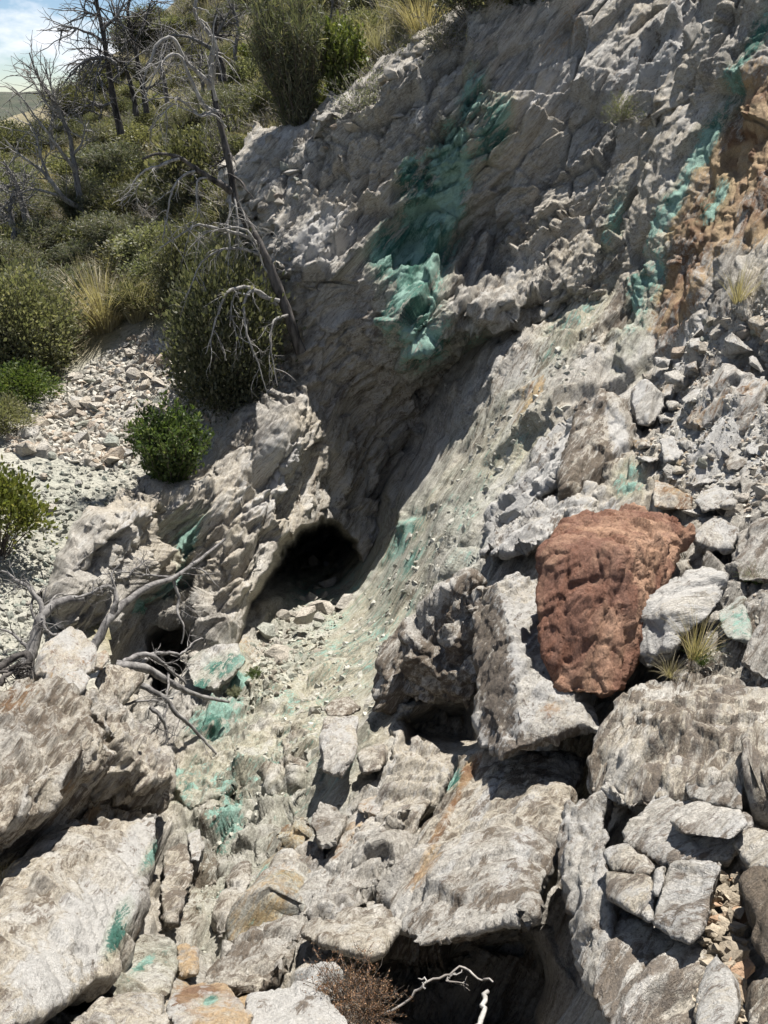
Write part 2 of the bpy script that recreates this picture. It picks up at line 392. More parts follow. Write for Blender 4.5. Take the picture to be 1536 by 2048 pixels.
def unit3(v): return v / (np.linalg.norm(v, axis=-1, keepdims=True) + 1e-9)
def blobs(X, Y, txt):
    """soft patches: x, y, half-length, half-width, angle (deg, up-right positive), strength"""
    s = np.zeros(X.shape)
    for x, y, a, b, ang, k in ctrl(txt):
        c, n = math.cos(math.radians(ang)), math.sin(math.radians(ang))
        u = ((X - x) * c - (Y - y) * n) / a; v = ((X - x) * n + (Y - y) * c) / b
        s = np.maximum(s, k * np.exp(-(u * u + v * v) ** 1.5))
    return s

def isow(X, Y): return 1 + 1.6 * np.exp(-((X - 480) / 170) ** 2 - ((Y - 1700) / 230) ** 2)
def sheet(name, pts, poly, box, step, k_back, mat, label, amp_fn, hole=None, lamk=1.0, seed=0, rough_edge=14, blk=1.0, iso=0.5, extra_fn=None, pits=None, wide=(0, 0, 0, 0)):
    pts = ctrl(pts)
    tp = TPS(pts[:, :2] / 100, pts[:, 2], 2e-3)
    x0, y0, x1, y1 = box
    grow = lambda a, far: a + np.cumsum(np.minimum(step * 1.35 ** np.arange(1, 60), 45.0))[:max(0, far)]
    neg = lambda a, far: (2 * a - grow(a, far))[::-1]
    xs = np.concatenate((neg(x0, wide[0]), np.arange(x0, x1 + 1, step), grow(x1 + 1, wide[2]))); ys = np.concatenate((neg(y0, wide[1]), np.arange(y0, y1 + 1, step), grow(y1 + 1, wide[3])))
    x0, x1, y0, y1 = xs[0], xs[-1], ys[0], ys[-1]
    # spline on a coarse grid, then bilinear
    cs = 12.0
    cx = np.arange(x0 - cs, x1 + 2 * cs, cs); cy = np.arange(y0 - cs, y1 + 2 * cs, cs)
    GX, GY = np.meshgrid(cx, cy, indexing='ij')
    D = tp(np.stack((GX.ravel(), GY.ravel()), 1) / 100).reshape(GX.shape)
    X, Y = np.meshgrid(xs, ys, indexing='ij')
    fi = (X - cx[0]) / cs; fj = (Y - cy[0]) / cs
    i = np.clip(fi.astype(int), 0, len(cx) - 2); j = np.clip(fj.astype(int), 0, len(cy) - 2); a = fi - i; b = fj - j
    d = D[i, j] * (1 - a) * (1 - b) + D[i + 1, j] * a * (1 - b) + D[i, j + 1] * (1 - a) * b + D[i + 1, j + 1] * a * b
    sd = poly_sd(X, Y, poly)
    P = pix(X, Y, d)
    n1 = fbm(P.reshape(-1, 3) * 1.6, 4, seed + 60, 0.6).reshape(X.shape)
    sd = sd + rough_edge * 2.2 * n1
    o = np.clip(sd + 18, 0, None) / 18
    d = d + k_back * o ** 1.7 * 0.11
    if hole is not None:
        hs = poly_sd(X, Y, hole) + 15 * fbm(P.reshape(-1, 3) * 3.2, 3, seed + 61, 0.6).reshape(X.shape)
        d = d + 5.0 * sstep(3, -30, hs)
        d = d + 1.6 * sstep(4, -28, poly_sd(X, Y, HOLLOW) + 15 * n1)
    for hp, dep in (pits or []):
        d = d + dep * sstep(6, -40, poly_sd(X, Y, hp) + 12 * n1)
    P = pix(X, Y, d)
    gi = np.gradient(P, axis=0); gj = np.gradient(P, axis=1)
    N = np.cross(gi, gj); N /= np.linalg.norm(N, axis=-1, keepdims=True) + 1e-12
    view = CAM - P
    N *= np.sign((N * view).sum(-1, keepdims=True))
    keep = sd < 46
    idx = np.flatnonzero(keep.ravel())
    Pf = P.reshape(-1, 3)[idx]; Xf = X.ravel()[idx]; Yf = Y.ravel()[idx]
    amp = amp_fn(Xf, Yf)
    dist = np.linalg.norm(Pf - CAM, axis=1)
    disp = np.zeros(len(idx), np.float32)
    Nf = N.reshape(-1, 3)[idx]
    facing = (Nf * unit3(CAM - Pf)).sum(1)
    fc = sstep(0.2, 0.62, facing)
    disp = rock_disp(Pf, FOL, 1.0, 1.0, seed, True, lamk * fc, blk * (0.3 + 0.7 * fc), 1.35, 1.6) * amp * (0.6 + 0.4 * fc)
    Qf = Pf @ FOL.T; rf = 0.45 + 1.1 * sstep(-0.3, 0.4, fbm(Qf * np.array((0.5, 1.2, 1.2)), 2, seed + 44))
    v, e = facet(Qf / np.array((0.75, 0.26, 0.22)), seed + 41, 0.12); disp += 0.06 * rf * iso * isow(Xf, Yf) * (1 + 1.2 * (1 - fc)) * (v - 0.4 * np.exp(-(e / 0.08) ** 2))
    v, e = facet(Qf / np.array((0.26, 0.10, 0.09)), seed + 42, 0.15); disp += 0.022 * rf * iso * isow(Xf, Yf) * (1 + 1.2 * (1 - fc)) * v
    if hole is not None:
        disp *= 1 - 0.8 * sstep(34, 0, poly_sd(Xf, Yf, hole))
    if extra_fn is not None:
        disp = disp + extra_fn(Xf, Yf, Pf)
    G = np.zeros(X.size, np.float32); G[idx] = disp; G = G.reshape(X.shape); W = keep.astype(np.float32)     # calm the height where the grid is stretched
    for _ in range(3):
        for ax in (0, 1):
            G = 0.5 * G + 0.25 * (np.roll(G, 1, ax) + np.roll(G, -1, ax)); W = 0.5 * W + 0.25 * (np.roll(W, 1, ax) + np.roll(W, -1, ax))
    sm = (G / np.maximum(W, 0.05)).ravel()[idx]; kk = sstep(0.14, 0.42, facing)
    disp = sm * (1 - kk) + disp * kk
    V = np.zeros((X.size, 3)); V[idx] = Pf + N.reshape(-1, 3)[idx] * disp[:, None]
    ids = np.arange(X.size).reshape(X.shape)
    kq = keep[:-1, :-1] & keep[1:, :-1] & keep[1:, 1:] & keep[:-1, 1:]
    F = np.stack((ids[:-1, :-1][kq], ids[1:, :-1][kq], ids[1:, 1:][kq], ids[:-1, 1:][kq]), 1)[:, ::-1]
    return dict(V=V, F=F, X=X, Y=Y, N=N.reshape(-1, 3), xs=xs, ys=ys, shape=X.shape, keep=keep)
def finish(S, name, mat, label, stain, pale):
    V, F, X, Y = compact(S['V'], S['F'], S['X'].ravel(), S['Y'].ravel())
    me = mesh_np(name, V, F)
    put_attr(me, V @ FOL.T, stain(X, Y, V), pale(X, Y, V))
    S['V'] = S['V'].astype(np.float32)
    return tag(obj(name, me, mat), label, kind='structure')
def on(S, px, py):
    i = min(int(np.searchsorted(S['xs'], px)), S['shape'][0] - 1); j = min(int(np.searchsorted(S['ys'], py)), S['shape'][1] - 1)
    k = i * S['shape'][1] + j
    return S['V'][k].astype(float), S['N'][k]

PORTAL = [(470, 1300), (492, 1225), (520, 1170), (545, 1128), (564, 1088), (606, 1056), (642, 1036), (678, 1042), (698, 1066), (714, 1086), (720, 1135), (704, 1185), (690, 1240), (600, 1300)]
HOLLOW = [(285, 1340), (292, 1265), (325, 1238), (372, 1245), (398, 1290), (372, 1350), (350, 1430), (335, 1520), (300, 1440)]
B_POLY = [(478, 350), (520, 300), (600, 290), (640, 300), (690, 225), (760, 190), (860, 95), (930, 60), (960, 20), (1060, 20), (1130, -60), (1470, -90), (1440, 90), (1370, 240), (1315, 420), (1290, 560),
          (1250, 690), (1200, 760), (1080, 780), (980, 860), (900, 1000), (800, 1130), (740, 1240), (640, 1320), (520, 1330), (440, 1400), (380, 1520), (330, 1590), (240, 1420), (150, 1300), (120, 1200), (165, 1110), (215, 1040), (290, 1000),
          (350, 985), (430, 950), (460, 880), (480, 830), (560, 815), (590, 790), (600, 720), (590, 650), (596, 560), (580, 500), (520, 430)]
B_PTS = '''480,340,14.2 520,300,14.3 620,300,13.6 700,230,13.4 860,110,13.4 960,40,13.7 1100,-30,14.6 1300,-60,14.3 1500,-60,13.2 560,420,13.0
620,420,12.5 760,400,12.2 900,250,12.4 1000,300,12.2 1150,200,12.7 1300,200,12.2 1420,150,11.8 640,520,11.5 620,560,11.35 850,500,11.75 1000,550,11.45
1150,450,11.3 1280,400,10.9 1340,450,10.4 600,640,11.45 612,720,11.5 700,650,11.65 830,690,10.6 1000,625,10.35 1130,590,10.5 1250,600,10.2 1300,700,10.2 1150,720,11.2
900,790,12.6 960,720,12.1 1040,690,11.5 800,950,12.3 860,900,12.5 760,1050,11.6 720,1180,11.1 720,800,11.9 650,800,11.45 600,860,10.35 590,920,10.0 700,900,11.75 690,990,11.45 620,960,10.6 640,1035,10.75 590,1060,10.0 560,1130,9.5
500,1250,8.95 430,1320,8.6 640,1150,11.2 700,1250,11.0 600,1300,10.4 480,860,10.6 460,920,10.2 520,960,9.9 400,1000,9.75 480,1040,9.55 320,1010,9.5 250,1080,8.75 190,1150,8.4 345,1080,9.7 370,1150,9.8 340,1210,9.6
310,1300,9.9 420,1210,9.1 460,1150,9.1 240,1250,8.7 210,1320,8.5 300,1420,9.0 330,1520,8.4 150,1280,8.2 900,1050,12.3 1000,950,12.5 1150,800,12.0 380,1400,8.9 280,1330,9.6'''
def ampB(X, Y):
    a = 1.0 - 0.35 * np.exp(-((X - 680) / 130) ** 2 - ((Y - 780) / 160) ** 2)
    return a + 0.25 * np.exp(-((X - 1050) / 200) ** 2 - ((Y - 450) / 200) ** 2)
SB = sheet('rock_cliff', B_PTS, B_POLY, (90, -110, 1560, 1620), 2.4, 1.0, None, '', ampB, hole=PORTAL, seed=10, blk=1.0, iso=0.3, lamk=0.9)
def stainB(X, Y, V):
    n = fbm(V * 1.7, 4, 70)
    g = blobs(X, Y, '860,440,170,62,72,1.05 830,590,110,52,75,0.75 900,330,90,38,80,0.85 985,260,60,35,70,0.75 945,200,60,28,70,0.65 820,370,60,28,80,0.8 780,500,70,40,80,0.75 850,680,70,60,80,0.55 960,700,60,60,40,0.35 820,990,70,40,60,0.5 '
              '385,1080,60,24,60,0.8 350,1150,60,24,60,0.55 290,1212,26,16,40,0.75 1400,150,110,20,66,0.5 1300,470,90,26,74,0.3 1280,640,110,34,80,0.4 1235,450,80,26,75,0.3')
    r = blobs(X, Y, '720,900,160,120,40,0.15 1130,60,80,40,40,0.25 690,640,130,80,80,0.15')
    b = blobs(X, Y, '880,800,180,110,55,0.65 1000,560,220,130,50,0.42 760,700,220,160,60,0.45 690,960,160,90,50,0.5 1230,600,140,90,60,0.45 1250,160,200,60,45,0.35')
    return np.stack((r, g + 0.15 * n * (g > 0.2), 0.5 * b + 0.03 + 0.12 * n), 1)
def paleB(X, Y, V):
    return 0.16 * sstep(800, 500, Y) + 0.85 * blobs(X, Y, '1330,120,140,60,45,0.6 560,950,140,60,50,0.6 250,1070,90,40,45,0.5 640,480,80,50,40,0.5 870,480,60,40,70,0.4 1120,150,120,50,45,0.4')
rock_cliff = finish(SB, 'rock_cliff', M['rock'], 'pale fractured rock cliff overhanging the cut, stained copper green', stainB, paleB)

C_POLY = [(640, 1080), (700, 1130), (760, 1010), (820, 880), (900, 760), (980, 690), (1090, 660), (1180, 600), (1250, 480), (1290, 380), (1340, 250), (1410, 60), (1450, -60), (2800, -80), (2800, 500), (2800, 1400), (2800, 3600),
          (-900, 3600), (-900, 1600), (-250, 1560), (-60, 1470), (100, 1440), (230, 1500), (310, 1520), (380, 1390), (400, 1320), (470, 1280), (520, 1200), (560, 1140)]
C_PTS = '''640,1100,15.5 640,1140,13.6 640,1180,11.9 600,1215,10.6 560,1260,9.5 540,1210,10.3 620,1240,9.9 530,1350,8.1 600,1330,8.2 480,1400,7.5 450,1480,6.95 420,1600,6.2 400,1700,5.65 430,1800,4.95 380,1900,4.3
420,1340,7.85 430,1450,7.1 370,1500,7.05 350,1600,6.4 700,1200,10.2 760,1150,9.7 800,1060,9.9 820,900,12.0 780,1000,11.2 760,1250,8.2 850,1100,8.2 900,950,9.25 880,820,11.4 960,850,9.5 1000,740,10.1 1100,690,9.6 1200,650,9.5
1300,600,9.4 1310,480,9.8 1350,330,10.2 1400,200,10.7 1470,60,11.0 1536,60,10.8 1600,-60,11.2 1500,-60,11.6 650,1450,6.35 700,1400,6.6 600,1600,5.55 560,1700,5.0 560,1800,4.5 500,1900,4.05 850,1250,6.9 950,1100,6.8 1050,1000,6.9 1150,890,7.1 1100,840,7.9
1180,1000,6.2 1220,880,7.0 1250,800,7.9 1300,750,8.1 1330,700,8.3 1400,620,8.0 1500,530,7.6 1530,400,8.5 1450,400,9.2 1400,500,8.9 1300,850,7.1 1400,800,6.8 1500,720,6.6 1350,950,6.1 1500,950,5.5 1450,1080,4.9 1530,1150,4.4 1300,1050,5.4
1400,1300,4.15 1530,1350,3.7 1200,1250,5.0 1050,1300,5.3 880,1340,6.0 800,1400,5.6 750,1500,5.15 700,1600,4.75 800,1600,4.5 700,1750,4.1 650,1850,3.75 760,1720,4.0 900,1500,4.9 1000,1600,4.5 1150,1550,4.2 850,1830,4.0 780,1950,3.9 900,1960,3.9 1050,1950,3.6
1100,1800,3.6 1300,1500,3.75 1500,1500,3.35 1300,1800,3.1 1500,1900,2.7 620,2000,3.35 450,2020,3.3 330,1960,3.6 250,2100,3.3 1200,2080,2.8 1500,2250,2.3 800,2300,2.7 300,2350,2.8 0,1560,5.4 100,1600,5.4 0,1800,4.5 100,1900,4.2 0,2050,3.6 -200,1600,5.4 -200,2000,3.8 -200,2400,2.9
1700,300,8 1800,900,5.2 1800,1500,3.2 1850,2200,2.3 280,1700,5.4 280,1850,4.6 2500,600,7.5 2500,1500,3.4 2500,2700,2.3 -700,1650,5.8 -700,2500,3.4 1000,3200,2.2 2500,0,12 -700,3200,2.7 2500,3400,2.1'''
def ampC(X, Y):
    d = sstep(900, 1900, Y)
    a = 0.85 - 0.30 * d
    floor = np.exp(-((X - 540) / 90) ** 2 - ((Y - 1330) / 110) ** 2)
    return a * (1 - 0.35 * np.clip(floor, 0, 1)) * (1 - 0.5 * np.exp(-((X - 1400) / 130) ** 2 - ((Y - 880) / 130) ** 2)) * (1 - 0.45 * np.exp(-((X - 1430) / 110) ** 2 - ((Y - 360) / 200) ** 2)) * (1 - 0.3 * np.exp(-((X - 780) / 140) ** 2 - ((Y - 1200) / 200) ** 2))
SCC = sheet('rock_slope', C_PTS, C_POLY, (-60, -70, 1600, 2090), 2.7, 0.8, None, '', ampC, seed=30, wide=(24, 0, 36, 40), pits=[([(790, 1430), (870, 1395), (955, 1400), (965, 1490), (900, 1505), (800, 1500)], 0.7), ([(700, 1930), (860, 1900), (1000, 1860), (1090, 1850), (1120, 1960), (1090, 2080), (760, 2080)], 0.35)], lamk=1.4, blk=0.9, iso=0.6)
def stainC(X, Y, V):
    n = fbm(V * 1.7, 4, 71)
    g = blobs(X, Y, '720,1250,360,170,50,0.26 560,1500,300,170,55,0.24 940,960,260,90,55,0.22 480,1750,200,90,60,0.18 430,1440,70,40,40,0.6 440,1335,60,40,35,0.6 370,1560,60,30,50,0.5 455,1650,70,28,70,0.7 530,1770,60,14,75,0.8 480,1360,30,20,20,0.6 1150,640,140,60,60,0.25 '
              '1490,110,150,22,62,0.6 1400,270,110,20,58,0.7 1330,420,110,18,66,0.55 1295,600,140,26,75,0.5 1260,700,60,40,60,0.3 1420,400,60,30,70,0.5 900,1560,30,16,60,0.8 820,1120,60,20,55,0.5 1260,960,40,30,45,0.4 800,1080,80,24,52,0.6 620,1180,60,40,10,0.4')
    r = blobs(X, Y, '1490,290,190,90,62,0.85 1415,430,140,65,66,0.8 1370,560,120,46,70,0.75 1335,640,70,24,75,0.7 1510,420,90,60,50,0.6 1080,790,30,14,60,0.8 1060,800,60,24,55,0.45 560,1700,90,40,60,0.35 440,1990,110,40,10,0.75 1400,740,120,60,30,0.3 480,1300,60,40,0,0.3 700,1690,60,40,60,0.4')
    b = blobs(X, Y, '820,1160,160,40,55,0.42 950,900,140,50,55,0.4 1080,720,120,60,40,0.45 680,1350,120,50,50,0.4 600,1560,140,50,60,0.4 1190,880,90,45,60,0.85 1160,960,100,28,35,0.8 900,1240,120,60,40,0.7 420,1720,150,40,72,0.7 460,1620,60,30,70,0.6 850,1900,200,120,10,0.75 1250,640,120,60,60,0.5 1080,900,120,40,50,0.35 1300,1500,400,260,45,0.5 1500,640,80,60,30,0.5')
    return np.stack((r + 0.10 * n * (r > 0.15), g + 0.14 * n * (g > 0.15), 0.8 * b + 0.06 + 0.13 * n), 1)
def paleC(X, Y, V):
    return blobs(X, Y, '1120,890,110,30,52,1.0 1050,990,110,36,48,0.8 1160,1040,80,40,30,0.7 960,1090,120,30,55,0.5 1400,700,160,60,40,0.6 1430,880,120,100,30,0.7 640,1620,160,50,60,0.4 760,1600,140,60,60,0.5 620,2000,120,50,10,1.0 560,1880,120,40,60,0.5 720,1900,60,60,60,0.4')
rock_slope = finish(SCC, 'rock_slope', M['rock'], 'grey green foliated rock slope forming the footwall and floor of the cut', stainC, paleC)
# ------------------------------------------------------------------ boulders, slabs and blocks
def hull_mesh(P):
    bm = bmesh.new()
    for p in P: bm.verts.new(p)
    r = bmesh.ops.convex_hull(bm, input=bm.verts)
    bmesh.ops.delete(bm, geom=list({g for g in r['geom_interior'] + r['geom_unused'] if isinstance(g, bmesh.types.BMVert)}), context='VERTS')
    me = bpy.data.meshes.new('hull'); bm.to_mesh(me); bm.free()
    return me
_tmp = bpy.data.objects.new('temporary', bpy.data.meshes.new('temporary'))
COL.objects.link(_tmp)
_rm = _tmp.modifiers.new('remesh', 'REMESH'); _rm.mode = 'VOXEL'; _rm.use_smooth_shade = True
def remesh(me, voxel):
    old = _tmp.data; _tmp.data = me; bpy.data.meshes.remove(old)
    _rm.voxel_size = voxel
    dg = bpy.context.evaluated_depsgraph_get()
    ev = _tmp.evaluated_get(dg); m = ev.to_mesh()
    V = np.empty(len(m.vertices) * 3, np.float32); m.vertices.foreach_get('co', V)
    N = np.empty(len(m.vertices) * 3, np.float32); m.vertex_normals.foreach_get('vector', N)
    F = np.empty(len(m.loops), np.int32); m.loops.foreach_get('vertex_index', F)
    ev.to_mesh_clear()
    return V.reshape(-1, 3).astype(float), N.reshape(-1, 3).astype(float), F.reshape(-1, 4)
def soften(V, F, k):
    """pull vertices towards the mean of their neighbours k times: takes the razor edge off a hull"""
    e = np.vstack((F[:, [0, 1]], F[:, [1, 2]], F[:, [2, 3]], F[:, [3, 0]]))
    deg = np.bincount(e[:, 0], minlength=len(V)) + np.bincount(e[:, 1], minlength=len(V))
    for _ in range(k):
        S = np.stack([np.bincount(e[:, 0], V[e[:, 1], a], len(V)) + np.bincount(e[:, 1], V[e[:, 0], a], len(V)) for a in range(3)], 1)
        V = 0.5 * V + 0.5 * S / deg[:, None]
    return V
def normals_of(V, F):
    n = np.cross(V[F[:, 2]] - V[F[:, 0]], V[F[:, 3]] - V[F[:, 1]])
    N = np.stack([sum(np.bincount(F[:, k], n[:, a], len(V)) for k in range(4)) for a in range(3)], 1)
    return N / (np.linalg.norm(N, axis=1, keepdims=True) + 1e-12)
_bseed = [100]
def boulder(name, label, cat, front, thick=0.5, vox=0.013, s=0.7, amp=1.0, lam=1.6, frame=None, rust=0.0, green=0.0, brown=0.2, pale=0.0, patches=None,
            shrink=0.75, group=None, soft=0, drop=0.0, parent=None, mat='rock', grow_by=1.0, blocky=0.36):
    """front: pixel x, pixel y, distance of the corners one sees; the far side is filled in behind them"""
    f = ctrl(front) if isinstance(front, str) else np.asarray(front, float)
    c = f.mean(0)
    if grow_by != 1: f = np.column_stack((c[:2] + (f[:, :2] - c[:2]) * grow_by, f[:, 2]))
    P = pix(f[:, 0], f[:, 1], f[:, 2])
    back = pix(c[0] + (f[:, 0] - c[0]) * shrink, c[1] + (f[:, 1] - c[1]) * shrink, f[:, 2] * 0.35 + c[2] * 0.65 + thick)
    back[:, 2] -= drop
    V, N, F = remesh(hull_mesh(np.vstack((P, back))), vox * 1.12)
    _bseed[0] += 7; sd = _bseed[0]
    V = soften(V, F, soft); N = normals_of(soften(V, F, 2), F)
    fr = FOL if frame is None else frame_of(*frame)
    ext = math.sqrt(np.ptp(P[:, 0]) ** 2 + np.ptp(P[:, 1]) ** 2 + np.ptp(P[:, 2]) ** 2); big = ext > 1.3
    amp = amp * min(1.0, max(0.38, ext / 1.3))
    h = rock_disp(V, fr, s * 1.9, amp, sd, big, lam, blocky, 1.6, 1.2)
    v, e = facet(V / 0.13 + 5, sd + 41, 0.07); h = h + 0.010 * amp * (v - 0.5 * np.exp(-(e / 0.05) ** 2))
    V = V + N * h[:, None]
    Q = V @ fr.T
    X, Y = unpix(V)
    n = fbm(V * 3, 3, sd + 3)
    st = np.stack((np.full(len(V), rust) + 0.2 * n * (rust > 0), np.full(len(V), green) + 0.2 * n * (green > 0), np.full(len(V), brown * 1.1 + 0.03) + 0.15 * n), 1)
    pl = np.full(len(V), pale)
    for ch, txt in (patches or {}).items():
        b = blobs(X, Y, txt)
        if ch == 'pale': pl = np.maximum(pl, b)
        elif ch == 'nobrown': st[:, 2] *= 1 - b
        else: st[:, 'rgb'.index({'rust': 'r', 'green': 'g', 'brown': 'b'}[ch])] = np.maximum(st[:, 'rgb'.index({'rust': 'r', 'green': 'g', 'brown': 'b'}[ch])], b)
    base = np.array((V[:, 0].mean(), V[:, 1].mean(), V[:, 2].min()))
    me = mesh_np(name, V - base, F); put_attr(me, Q, st, pl)
    o = obj(name, me, M[mat], parent, base)
    return tag(o, label, cat, group, "thing")

# left bank
boulder('boulder', 'huge brown grey boulder with grooved top and deeply shaded underside', 'boulder',
        '0,1371,5.0 60,1350,5.05 86,1360,5.0 125,1386,4.85 169,1412,4.7 200,1451,4.5 200,1474,4.4 161,1498,4.12 130,1524,4.02 99,1556,3.95 40,1620,3.8 0,1660,3.72 236,1503,4.5 226,1530,4.55 193,1576,4.7 167,1620,4.75 99,1668,4.6 13,1709,4.35 -120,1400,4.8 -120,1600,3.65 -120,1740,3.8',
        0.5, 0.015, 0.6, 0.85, 2.2, rust=0.0, brown=0.42, patches={'rust': '30,1400,60,30,30,0.4 120,1585,60,20,40,0.25'}, drop=0.2)
boulder('boulder', 'knobbly pale boulder wedged behind the huge grooved boulder, over the cut', 'boulder',
        '156,1384,5.3 182,1373,5.35 203,1402,5.3 234,1420,5.3 253,1412,5.35 297,1475,5.2 323,1496,5.1 346,1524,5.05 346,1550,5.0 323,1595,5.0 312,1615,5.05 260,1613,4.95 221,1602,4.9 187,1595,4.9 270,1520,4.75 240,1480,4.8 300,1560,4.8',
        0.6, 0.014, 0.55, 1.15, 1.5, brown=0.25, pale=0.3)
boulder('boulder', 'angular cream boulder at the head of the dead branches', 'boulder',
        '141,1256,6.0 167,1274,5.95 195,1298,5.75 193,1339,5.6 160,1345,5.45 117,1373,5.2 60,1350,5.3 78,1316,5.6 99,1285,5.85',
        0.5, 0.014, 0.5, 0.8, 1.0, pale=0.45, rust=0.18, brown=0.12)
boulder('boulder', 'small cream block leaning on the angular cream boulder', 'boulder',
        '140,1342,5.35 168,1338,5.4 182,1356,5.3 170,1376,5.2 154,1388,5.1 117,1374,5.1 128,1358,5.2', 0.35, 0.011, 0.4, 0.7, 1.0, pale=0.6, rust=0.1, brown=0.1)
boulder('stone', 'rounded orange tan stone perched right of the cream boulder', 'stone',
        '196,1306,5.6 210,1300,5.65 218,1307,5.6 217,1320,5.55 203,1338,5.5 190,1334,5.5', 0.2, 0.009, 0.35, 0.6, 0.6, rust=0.35, pale=0.3, brown=0.1)
boulder('boulder', 'shaded pointed boulder poking out over the dark recess', 'boulder',
        '212,1322,5.8 247,1337,5.8 270,1345,5.85 287,1352,5.85 284,1364,5.8 262,1390,5.8 234,1420,5.6 205,1400,5.5 190,1366,5.55', 0.6, 0.012, 0.5, 0.9, 1.0, brown=0.35, pale=0.25)
boulder('rock_slab', 'long tilted slab with bright grey face and green-stained shaded end', 'rock slab',
        '150,1625,4.95 175,1605,5.05 220,1605,5.05 270,1620,4.95 320,1622,4.85 325,1645,4.75 285,1725,4.3 240,1810,3.75 210,1832,3.6 202,1890,3.35 215,1945,3.25 125,2000,3.05 95,2025,2.95 -20,2075,2.75 -110,2060,2.85 -120,1900,3.5 0,1785,3.95 75,1712,4.4 318,1705,4.8 305,1748,4.7 270,1805,4.3 256,1890,3.85',
        0.45, 0.014, 0.6, 0.55, 2.0, brown=0.22, patches={'pale': '150,1880,190,70,50,1.0 280,1690,90,36,60,0.9 60,1990,90,50,40,0.6', 'green': '235,1860,60,18,70,0.85 305,1710,40,14,60,0.7', 'brown': '60,1830,110,30,42,0.55 140,1720,70,26,40,0.6 110,1700,80,20,40,0.5', 'rust': '180,1630,30,16,40,0.6 40,1790,70,20,42,0.2', 'nobrown': '150,1890,170,60,50,1.0'}, drop=0.15)
# red boulder and its neighbours
boulder('boulder', 'big rust red boulder resting on the white-topped block', 'boulder',
        '1133,1040,4.55 1218,1022,4.7 1333,1025,4.8 1383,1055,4.65 1358,1108,4.4 1318,1155,4.25 1290,1190,4.15 1250,1205,3.98 1236,1265,3.95 1244,1380,3.85 1208,1392,3.82 1138,1388,3.88 1100,1376,3.95 1086,1310,3.97 1073,1190,4.1 1083,1100,4.2 1118,1070,4.3 1245,1105,4.02 1160,1250,3.92',
        0.5, 0.011, 0.45, 0.9, 0.5, mat='red_rock', rust=1.05, brown=0.25, patches={'pale': '1310,1075,60,24,20,0.7 1150,1050,40,12,20,0.5', 'brown': '1170,1240,90,110,80,0.3'}, frame=((-0.5, -0.5, 0.6), (-0.5, -0.4, 1)), blocky=0.2)
boulder('boulder', 'white-topped block with dark ribbed left side below the red boulder', 'boulder',
        '944,1184,5.05 994,1163,4.76 1038,1152,4.95 1078,1155,5.0 1030,1300,4.08 1036,1435,3.73 1028,1500,3.68 1003,1514,3.74 962,1490,3.98 953,1400,4.25 1168,1445,3.75 1205,1465,3.85 1140,1400,4.0 1110,1330,4.2 1100,1462,3.72',
        0.45, 0.0125, 0.45, 0.42, 3.4, brown=0.12, pale=0.6, patches={'brown': '984,1340,220,42,96,1.0 1100,1480,110,22,12,0.8', 'rust': '1100,1420,40,16,20,0.5'}, frame=((0.75, -0.55, 0.1), (0.1, -0.3, 1)), shrink=0.8)
boulder('boulder', 'pale grey boulder touching the right of the red boulder, grass at its foot', 'boulder',
        '1348,1155,4.3 1413,1130,4.45 1448,1150,4.35 1443,1200,4.2 1418,1232,4.05 1333,1272,3.95 1330,1298,3.92 1298,1336,3.95 1273,1305,3.98 1248,1232,4.05 1268,1195,4.15 1313,1175,4.25 1350,1220,3.95',
        0.4, 0.012, 0.5, 0.8, 0.9, pale=0.75, brown=0.1, frame=((0.1, -0.5, 0.8), (1, 0.3, 0)))
boulder('boulder', 'rough pale boulder right behind the red boulder top', 'boulder',
        '1388,1062,4.85 1428,1036,5.0 1478,1060,4.9 1464,1100,4.7 1408,1107,4.7 1395,1085,4.7', 0.35, 0.012, 0.45, 1.0, 0.8, pale=0.5, brown=0.2)
boulder('boulder', 'grey speckled boulder at the right edge above the grass tuft', 'boulder',
        '1468,1064,4.75 1510,1045,4.8 1590,1050,4.6 1590,1160,4.2 1540,1168,4.25 1476,1162,4.35', 0.4, 0.012, 0.5, 0.9, 1.0, pale=0.3, brown=0.4)
boulder('boulder', 'small pale wedge rock just right of the grass tuft', 'boulder',
        '1436,1226,4.1 1488,1196,4.2 1495,1240,4.05 1504,1286,3.9 1453,1276,3.92 1440,1250,4.0', 0.3, 0.011, 0.4, 0.9, 0.9, pale=0.5, green=0.15)
boulder('boulder', 'grey boulder cut by the right edge below the grass tuft', 'boulder',
        '1478,1327,3.75 1500,1270,3.9 1540,1195,4.0 1600,1200,3.8 1600,1360,3.5 1530,1366,3.55', 0.35, 0.012, 0.5, 0.8, 1.2, pale=0.3, brown=0.25)
